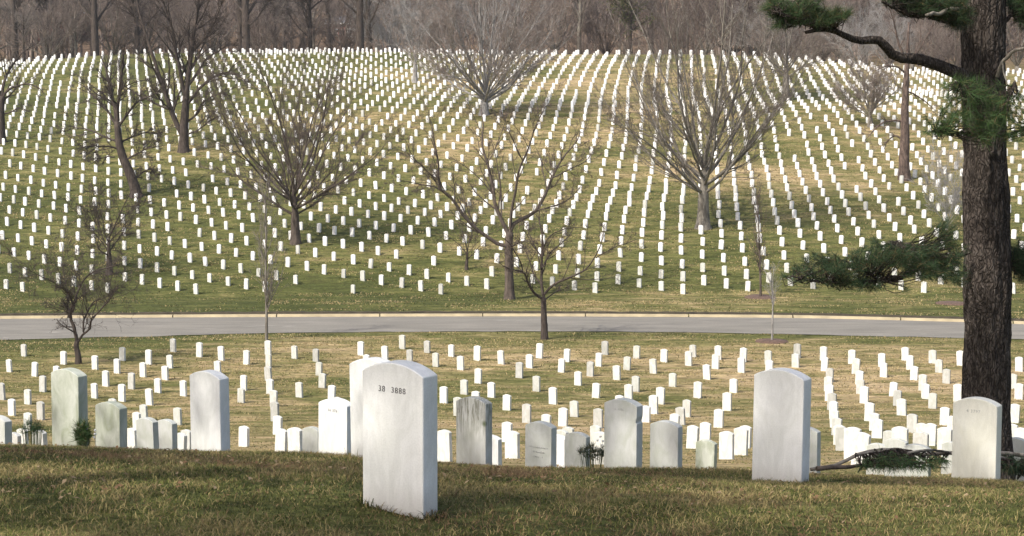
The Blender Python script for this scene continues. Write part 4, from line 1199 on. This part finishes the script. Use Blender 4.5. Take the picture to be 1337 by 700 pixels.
SHADE = [(-9.8, .6, 15, 5.4), (-10.2, 13.0, 15, 4.8), (-15.2, 19.0, 16, 5.0), (-9.0, 6.0, 15.5, 6.0)]
for i, (x, y, h, rad) in enumerate(SHADE):
    z = zg(x, y)
    root = empty('pine_tree', (x, y, z)); tag(root, ['pine standing behind the left shoulder of the viewer', 'pine just outside the left edge beside the ridge stones', 'pine left of the ridge, farthest of the unseen four', 'pine between two others left of the nearest headstones'][i], 'tree', 'pines shading the ridge')
    V, F = pine_trunk(None, 0, 0, 0, .26, h * .97)
    link('trunk', mesh_fast('trunk', V, [F], True), M_PINE_BARK, root)
    crown(root, x, y, z, h, .26, 7.0, rad, 16, 60 + i)

# ------------------------------------------------------------------ fallen pine bough
fd = 12.6
bx = at(1150, 600, fd); bough = empty('fallen_bough', (bx.x, fd, zg(bx.x, fd))); tag(bough, 'fallen pine bough with green needles lying behind the cream headstone', 'branch')
f1 = pine_branch([(1058, 613), (1075, 611), (1092, 607), (1108, 600), (1122, 593), (1135, 590), (1160, 587), (1185, 591), (1205, 594), (1228, 593), (1245, 593), (1275, 594), (1305, 594), (1325, 595), (1350, 599)], fd, .5, .014, .017, par=bough, mat=M_BARK_GREY, jit=.004)
f2 = pine_branch([(1066, 612), (1090, 609), (1112, 608), (1128, 606), (1140, 604)], fd - .1, .2, .020, .010, par=bough, mat=M_BARK_BROWN, jit=.003)
f3 = pine_branch([(1120, 594), (1130, 592), (1150, 590), (1165, 586), (1178, 588), (1200, 597)], fd, .3, .010, .006, par=bough, mat=M_BARK_GREY, jit=.004)
f4 = pine_branch([(1306, 597), (1320, 600), (1332, 605), (1350, 608)], fd + .2, .1, .012, .008, par=bough, mat=M_BARK_GREY, jit=.004)
f5 = pine_branch([(1185, 592), (1200, 588), (1222, 587), (1246, 590)], fd, .3, .010, .008, par=bough, mat=M_BARK_GREY, jit=.004)
clump(bough, [(1135, 603, 18, 8, 60), (1160, 600, 20, 11, 110), (1182, 602, 18, 9, 70), (1205, 604, 16, 7, 30), (1228, 603, 12, 7, 22), (1215, 599, 20, 5, 20)], fd, np.concatenate([f1, f2, f3]), .5, (.055, .10, .038), K=15, ln=(.05, .11), w=.003, dep=.15, droop=.9)
clump(bough, [(1320, 606, 14, 8, 50), (1340, 608, 14, 8, 50)], fd + .2, np.concatenate([f4]), 1.0, (.035, .06, .028), K=16, ln=(.05, .09), w=.0035, dep=.15, droop=.5)

# small evergreen wreath and other little offerings
def tufted(name, label, cat, px, py, d, rx, rz, n, base, K=14, ln=(.03, .06), w=.007, extra=None, up=.5):
    c = at(px, py, d); x = c.x; z = zg(x, d)
    root = empty(name, (x, d, z)); tag(root, label, cat)
    q = unit(prng.normal(size=(n, 3))) * prng.random((n, 1)) ** .4
    C = np.array(c) + q * np.array([rx, rx * .6, rz]); C[:, 2] = np.maximum(C[:, 2], z + .01)
    B = np.stack([x + (C[:, 0] - x) * .8, d + (C[:, 1] - d) * .8, z - .02 + np.maximum(0, C[:, 2] - z) * prng.uniform(0, .6, n)], 1)
    t = np.linspace(0, 1, 4)[None, :, None]
    g = Geo(); tubes(g, B[:, None] * (1 - t) + C[:, None] * t, np.full((n, 4), .0018), 3)
    link('stems', g.mesh('stems', root.location), M_STEM, root)
    g = Geo(); tone = []; needles(g, tone, C, unit(C - B) + np.array([0, 0, up]), prng, K, ln, w, base)
    me = g.mesh('foliage', root.location); add_tone(me, tone); link('foliage', me, M_NEEDLE, root)
    return root
tufted('evergreen_tuft', 'dense dark green tuft growing at the right foot of the big algae stained headstone', 'shrub', 108, 566, 13.35, .07, .10, 70, (.06, .105, .035), K=12, ln=(.05, .11), w=.005)
tufted('grass_clump', 'spiky green clump left of the big algae stained headstone', 'plant', 42, 561, 12.2, .09, .06, 40, (.06, .11, .045), K=12, ln=(.05, .10), w=.003)
wr = tufted('evergreen_wreath', 'small dark evergreen wreath with white flowers lying left of the chipped grey headstone', 'wreath', 775, 592, 14.6, .13, .07, 60, (.04, .06, .036), K=12, ln=(.04, .09), w=.005)
def flower(px, py, d, r, parent=None, label=None):
    c = at(px, py, d); g = Geo()
    bm = bmesh.new(); bmesh.ops.create_icosphere(bm, subdivisions=2, radius=r)
    for v in bm.verts: v.co *= random.uniform(.75, 1.2)
    me = bpy.data.meshes.new('flower'); bm.to_mesh(me); bm.free()
    o = link('flower', me, M_PLAST, parent)
    if parent: o.location = c - parent.location
    else: o.location = c; tag(o, label, 'flower')
for px, py in ((784, 570), (787, 576), (780, 575), (786, 581)): flower(px, py, 14.45, .011, wr)
root = empty('white_flower', at(124, 568, 14.6)); tag(root, 'tiny white flower standing at the left foot of the squat mottled headstone', 'flower')
for px, py in ((124, 562), (124, 567), (123, 571)): flower(px, py, 14.6, .012, root)
g = Geo(); c = at(124, 575, 14.6); tubes(g, np.array([[np.array(c) - (0, 0, .15), np.array(at(124, 563, 14.6))]]), np.full((1, 2), .003), 4); link('stem', g.mesh('stem', root.location), M_NEEDLE if False else M_BARK_GREY, root)

# ------------------------------------------------------------------ foreground grass: individual blades
def grass():
    rng = np.random.default_rng(9)
    out_V = []; tones = []
    n = 460000
    y = 5.6 + (rng.random(n) ** .85) * 10.5
    x = (rng.random(n) * 2 - 1) * (.335 * y + .5)
    keep = np.ones(n, bool)
    for px, py, d, sty, lab in FG[:3]:
        X = ray(px, py)[0] * d; c, s = math.cos(YAW), math.sin(YAW)
        lx = (x - X) * c + (y - d) * s; ly = -(x - X) * s + (y - d) * c
        keep &= ~((np.abs(lx) < .168) & (np.abs(ly) < .054))
    x, y = x[keep], y[keep]
    fx, fy = [], []
    for px, py, d, sty, lab in FG:
        if d > 16: continue
        X = ray(px, py)[0] * d; c, s_ = math.cos(YAW), math.sin(YAW); k = 520
        a = rng.uniform(-1, 1, k); sd_ = rng.integers(0, 4, k); o = .006 + np.abs(rng.normal(0, .02, k))
        lx = np.where(sd_ < 2, a * .17, np.where(sd_ == 2, -.165 - o, .165 + o)); ly = np.where(sd_ == 0, -.05 - o, np.where(sd_ == 1, .05 + o, a * .055))
        fx.append(X + lx * c - ly * s_); fy.append(d + lx * s_ + ly * c)
    nb_ = sum(len(q) for q in fx); n0 = len(x)
    x = np.concatenate([x] + fx); y = np.concatenate([y] + fy); n = len(x); foot = np.arange(n) >= n0
    z = zf(x, y)
    pat = vnoise(x / .9, y / .7, 51) * .34 + vnoise(x / .28, y / .25, 52) * .36 + vnoise(x / .08, y / .08, 53) * .30
    pat2 = vnoise(x / 1.9, y / 1.1, 61) * .6 + vnoise(x / .45, y / .4, 62) * .4
    thin = (pat2 > .64) & (rng.random(n) < .3)
    x, y, z, pat, pat2, foot = [a[~thin] for a in (x, y, z, pat, pat2, foot)]; n = len(x)
    L = rng.uniform(.014, .040, n) * (.6 + .8 * pat) * np.where(foot, rng.uniform(1.1, 2.3, n), 1); lean = rng.normal(0, .85, (n, 2))
    az = rng.uniform(0, 2 * np.pi, n); w = rng.uniform(.0024, .0048, n)
    sx, sy = np.cos(az) * w / 2, np.sin(az) * w / 2
    B = np.stack([x, y, z - .006], 1)
    mid = B + np.stack([lean[:, 0] * L * .3, lean[:, 1] * L * .3, L * .55], 1)
    tipv = B + np.stack([lean[:, 0] * L, lean[:, 1] * L, L * (1 - .22 * np.clip(np.hypot(lean[:, 0], lean[:, 1]), 0, 2))], 1)
    sd = np.stack([sx, sy, np.zeros(n)], 1)
    V = np.stack([B - sd, B + sd, mid + sd * .85, mid - sd * .85, tipv], 1).reshape(-1, 3)
    o = np.arange(n)[:, None] * 5
    Q = o + np.array([[0, 1, 2, 3]]); T = o + np.array([[3, 2, 4]])
    g = np.array([.145, .155, .042]); st = np.array([.32, .255, .115]); br = np.array([.20, .125, .068]); dk = np.array([.060, .074, .022])
    r1 = rng.random(n); s = pat + rng.normal(0, .13, n)
    col = np.where((s < .43)[:, None], dk, g)
    col = np.where((s > .60)[:, None], st, col)
    col = np.where(((pat2 + rng.normal(0, .1, n)) > .76)[:, None], br, col)
    col = np.where((r1 < .12)[:, None], st * 1.1, col); col = np.where((r1 > .93)[:, None], br, col)
    col = col * rng.uniform(.65, 1.3, (n, 1))
    me = mesh_fast('grass', V, [Q, T])
    add_tone(me, [np.repeat(col, 5, 0)])
    tag(link('grass', me, M_BLADE), 'short green and straw coloured grass covering the near ridge', 'grass', kind='stuff')
grass()

def leaves():
    rng = np.random.default_rng(23); n = 3600
    y = 5.8 + rng.random(n) * 9; x = (rng.random(n) * 2 - 1) * (.335 * y + .4)
    k = vnoise(x / 1.1, y / .8, 91) + rng.normal(0, .12, n) > .52; x, y = x[k], y[k]; n = len(x)
    z = zf(x, y) + rng.uniform(.008, .028, n); a = rng.uniform(0, 6.28, n); L = rng.uniform(.008, .019, n)
    u = np.stack([np.cos(a), np.sin(a), rng.normal(0, .35, n)], 1) * L[:, None]; v = np.stack([-np.sin(a), np.cos(a), rng.normal(0, .35, n)], 1) * (L * .5)[:, None]
    c = np.stack([x, y, z], 1); up = np.array([0, 0, .004])
    V = np.stack([c - u, c - v + up, c + u, c + v + up], 1).reshape(-1, 3)
    me = mesh_fast('fallen_leaves', V, [np.arange(n)[:, None] * 4 + np.array([[0, 1, 2, 3]])])
    col = np.where(rng.random((n, 1)) < .5, np.array([.22, .13, .07]), np.array([.34, .25, .15])) * rng.uniform(.6, 1.2, (n, 1))
    add_tone(me, [np.repeat(col, 4, 0)]); tag(link('fallen_leaves', me, M_BLADE), 'small dry brown leaves scattered in the ridge grass', 'leaves', kind='stuff')
leaves()

# tussocks of the lawn between the ridge and the road and on the slope foot
def tufts():
    rng = np.random.default_rng(19)
    n = 380000
    y = 15 + rng.random(n) ** .85 * 150; x = (rng.random(n) * 2 - 1) * (.325 * y + .5)
    nr, fr = road_near(x), road_far(x)
    k = ~((y > nr - .15) & (y < fr + .75)); x, y = x[k], y[k]; n = len(x)
    z = zf(x, y) + np.where(y > road_far(x) + .36, .2 * (1 - sstep(95, 99, y)), 0)
    pat = vnoise(x / 5.0 + y * .1, y / 1.1, 71) * .45 + vnoise(x / 1.5, y / .45, 72) * .55 + np.where(y > 90, -.04, .03)
    k = pat + rng.normal(0, .08, n) > .5; x, y, z, pat = x[k], y[k], z[k], pat[k]; pat = (pat - .5) * 1.4 + .47; n = len(x)
    L = rng.uniform(.02, .05, n) * np.clip(y / 55, .6, 1.7); az = rng.normal(0, .9, n); w = rng.uniform(.02, .06, n) * np.clip(y / 60, .35, 2.0)
    sd = np.stack([np.cos(az) * w / 2, np.sin(az) * w / 2, rng.normal(0, .01, n)], 1)
    B = np.stack([x, y, z - .01], 1); tp = B + np.stack([rng.normal(0, .03, n), rng.normal(0, .03, n), L], 1)
    V = np.stack([B - sd, B + sd, tp + sd * .3, tp - sd * .45], 1).reshape(-1, 3)
    Q = np.arange(n)[:, None] * 4 + np.array([[0, 1, 2, 3]])
    st = np.array([.36, .285, .145]); g = np.array([.17, .165, .055]); dk = np.array([.095, .10, .034])
    s = pat + rng.normal(0, .09, n)
    col = np.where((s < .45)[:, None], dk, g); col = np.where((s > .54)[:, None], st, col); col = col * rng.uniform(.75, 1.25, (n, 1))
    me = mesh_fast('lawn_tussocks', V, [Q]); add_tone(me, [np.repeat(col, 4, 0)])
    tag(link('lawn_tussocks', me, M_BLADE), 'straw and green tussocks of the mown lawn round the road', 'grass', kind='stuff')
tufts()

# ------------------------------------------------------------------ far houses, low wall
def house(px, d, w, dep, hw, hr, label, rot, name='brick_house', wall=M_BRICK):
    x = ray(px, 60)[0] * d; z = zg(x, d) - .3
    root = empty(name, (x, d, z)); root.rotation_euler.z = rot; tag(root, label, 'house')
    g = Geo(); box(g, (0, 0, hw / 2), (w, dep, hw)); link('wall', g.mesh('wall'), wall, root)
    g = Geo(); e = .4
    P = [(-w/2-e, -dep/2-e, hw), (w/2+e, -dep/2-e, hw), (w/2+e, dep/2+e, hw), (-w/2-e, dep/2+e, hw), (-w/2-e, 0, hw+hr), (w/2+e, 0, hw+hr)]
    P2 = [(a, b, c - .12) for a, b, c in P[:4]]
    g.add(P + P2, [(0, 1, 5, 4), (2, 3, 4, 5), (6, 9, 8, 7), (0, 6, 7, 1), (1, 7, 8, 2), (2, 8, 9, 3), (3, 9, 6, 0)], [(1, 2, 5), (3, 0, 4)])
    roof = link('roof', g.mesh('roof'), M_ROOF, root)
    g = Geo(); box(g, (w * .3, .2, hw + hr * .9), (.9, .7, hr * .9)); link('chimney', g.mesh('chimney'), wall, roof)
    g = Geo(); box(g, (0, -dep/2-e-.03, hw - .05), (w + 2*e, .06, .28)); link('gutter', g.mesh('gutter'), M_TRIM, roof)
    n = max(2, int(w // 2.6))
    for fl in range(2 if hw > 4 else 1):
        for i in range(n):
            cx = -w/2 + (i + .5) * w / n
            g = Geo(); box(g, (cx, -dep/2 - .04, 1.5 + fl * 2.8), (1.15, .07, 1.5)); f = link('window', g.mesh('window'), M_TRIM, root)
            g = Geo(); box(g, (cx, -dep/2 - .085, 1.5 + fl * 2.8), (.85, .03, 1.2)); link('pane', g.mesh('pane'), M_GLASS, f)
house(81, 318, 9, 7, 5.2, 2.2, 'red brick house glimpsed through bare trees at top left', R(8))
house(452, 318, 6, 5, 3.2, 1.4, 'small red brick house seen between dark trunks beyond the crest', R(-10))
# white rail at the foot of the wood
x0 = ray(66, 62)[0] * 262
root = empty('white_railing', (x0, 262, zg(x0, 262))); tag(root, 'low white railing in front of the brick house at top left', 'railing')
for i in range(5):
    g = Geo(); box(g, (i * .82, 0, .55), (.09, .09, 1.4)); link('post', g.mesh('post'), M_TRIM, root)
for zz in (1.15,): g = Geo(); box(g, (1.64, -.07, zz), (3.5, .05, .16)); link('rail', g.mesh('rail'), M_TRIM, root)
# low stone wall on the crest
xa, xb = ray(752, 72)[0] * 238, ray(872, 72)[0] * 238
xs = np.linspace(xa, xb, 40); g = Geo(); ys = np.full(40, 238.0); zz = zf(xs, ys)
V = []
for dy, dz in ((-.25, -.3), (-.25, .32), (-.2, .36), (.2, .36), (.25, .32), (.25, -.3)): V.append(np.stack([xs, ys + dy, zz + dz], 1))
V = np.concatenate(V); i = (np.arange(5) * 40)[:, None] + np.arange(39)[None]
g.add(V, np.stack([i, i + 1, i + 41, i + 40], -1).reshape(-1, 4)); g.add(V[[0, 40, 80, 120, 160, 200]], [(0, 1, 2, 3, 4, 5)]); g.add(V[[39, 79, 119, 159, 199, 239]], [(5, 4, 3, 2, 1, 0)])
o = link('stone_wall', g.mesh('stone_wall', (xa, 238, zg(xa, 238))), M_STONE, None, (xa, 238, zg(xa, 238))); tag(o, 'low tan stone wall along the crest right of centre', 'wall')
# evergreen with ivy beyond the wall
c = ray(822, 60)[0] * 243; z = zg(c, 243)
root = empty('ivy_clad_tree', (c, 243, z)); tag(root, 'ivy clad tree with yellowish green foliage behind the low stone wall', 'tree')
g = Geo(); rg = np.random.default_rng(8)
P, Rr = grow(np.array([[c, 243, z - .3]]), np.array([[.03, 0, 1.]]), np.array([14.]), np.array([.55]), rg, 10, .03, .2, .4); tubes(g, P, Rr, 10, True)
link('trunk', g.mesh('trunk', root.location, True), M_BARK_DARK, root)
g = Geo(); S, D, L, rr = spawn(P, Rr, rg, 26, .3, 1, 1.0, .2, .38, .2, .35, .4); P2, R2 = grow(S, D, L, rr, rg, 5, .12, .04, .3); tubes(g, P2, R2, 4); link('limbs', g.mesh('limbs', root.location), M_BARK_DARK, root)
i = rg.integers(0, len(P2), 1500); t = rg.integers(0, 6, 1500); C = P2[i, t] + rg.normal(0, .35, (1500, 3))
g = Geo(); tone = []; needles(g, tone, C, rg.normal(size=(1500, 3)), rg, 7, (.15, .35), .14, (.075, .085, .030)); me = g.mesh('foliage', root.location); add_tone(me, tone); link('foliage', me, M_NEEDLE, root)

# ------------------------------------------------------------------ the air
g = Geo(); box(g, (0, 680, 45), (2900, 1480, 170)); hz = link('haze', g.mesh('haze'), None)
hm = bpy.data.materials.new('air'); hm.use_nodes = True; hn = hm.node_tree; hn.nodes.remove(hn.nodes['Principled BSDF'])
pv = hn.nodes.new('ShaderNodeVolumePrincipled'); pv.inputs['Color'].default_value = (.93, .95, 1, 1); pv.inputs['Density'].default_value = .00016; pv.inputs['Anisotropy'].default_value = .2
hn.links.new(pv.outputs[0], hn.nodes['Material Output'].inputs['Volume']); hz.data.materials.append(hm); tag(hz, 'thin pale air over the whole cemetery', kind='stuff')

# ------------------------------------------------------------------ light, sky, camera
SUN_EL = R(47)
sd = np.array([-.76, -.65]); sd = sd / np.linalg.norm(sd)     # horizontally towards the sun
to_sun = Vector((sd[0] * math.cos(SUN_EL), sd[1] * math.cos(SUN_EL), math.sin(SUN_EL)))
sl = bpy.data.lights.new('sun', 'SUN'); sl.energy = 3.3; sl.angle = R(.53); sl.color = (1, .955, .87)
so = bpy.data.objects.new('sun', sl); COL.objects.link(so); so.rotation_euler = (-to_sun).to_track_quat('-Z', 'Y').to_euler()
wd = bpy.data.worlds.new('World'); scene.world = wd; wd.use_nodes = True
nt = wd.node_tree; bg = nt.nodes['Background']
sky = nt.nodes.new('ShaderNodeTexSky'); sky.sky_type = 'NISHITA'; sky.sun_disc = False; sky.sun_elevation = SUN_EL; sky.air_density = 1.0; sky.dust_density = 4.0; sky.ozone_density = .3
sky.sun_rotation = math.atan2(to_sun.x, to_sun.y)
nt.links.new(sky.outputs[0], bg.inputs[0]); bg.inputs[1].default_value = .15

cam = bpy.data.cameras.new('camera'); cam.sensor_fit = 'HORIZONTAL'; cam.sensor_width = 36; cam.lens = 36 * F0 / W0
cam.clip_start = .1; cam.clip_end = 3000
co = bpy.data.objects.new('camera', cam); COL.objects.link(co); co.rotation_euler = (R(90) - PITCH, 0, 0)
scene.camera = co
vs = scene.view_settings; vs.view_transform = 'Standard'; vs.look = 'None'; vs.gamma = 1; vs.exposure = .5
scene.cycles.max_bounces = 5; scene.cycles.diffuse_bounces = 3; scene.cycles.transparent_max_bounces = 4
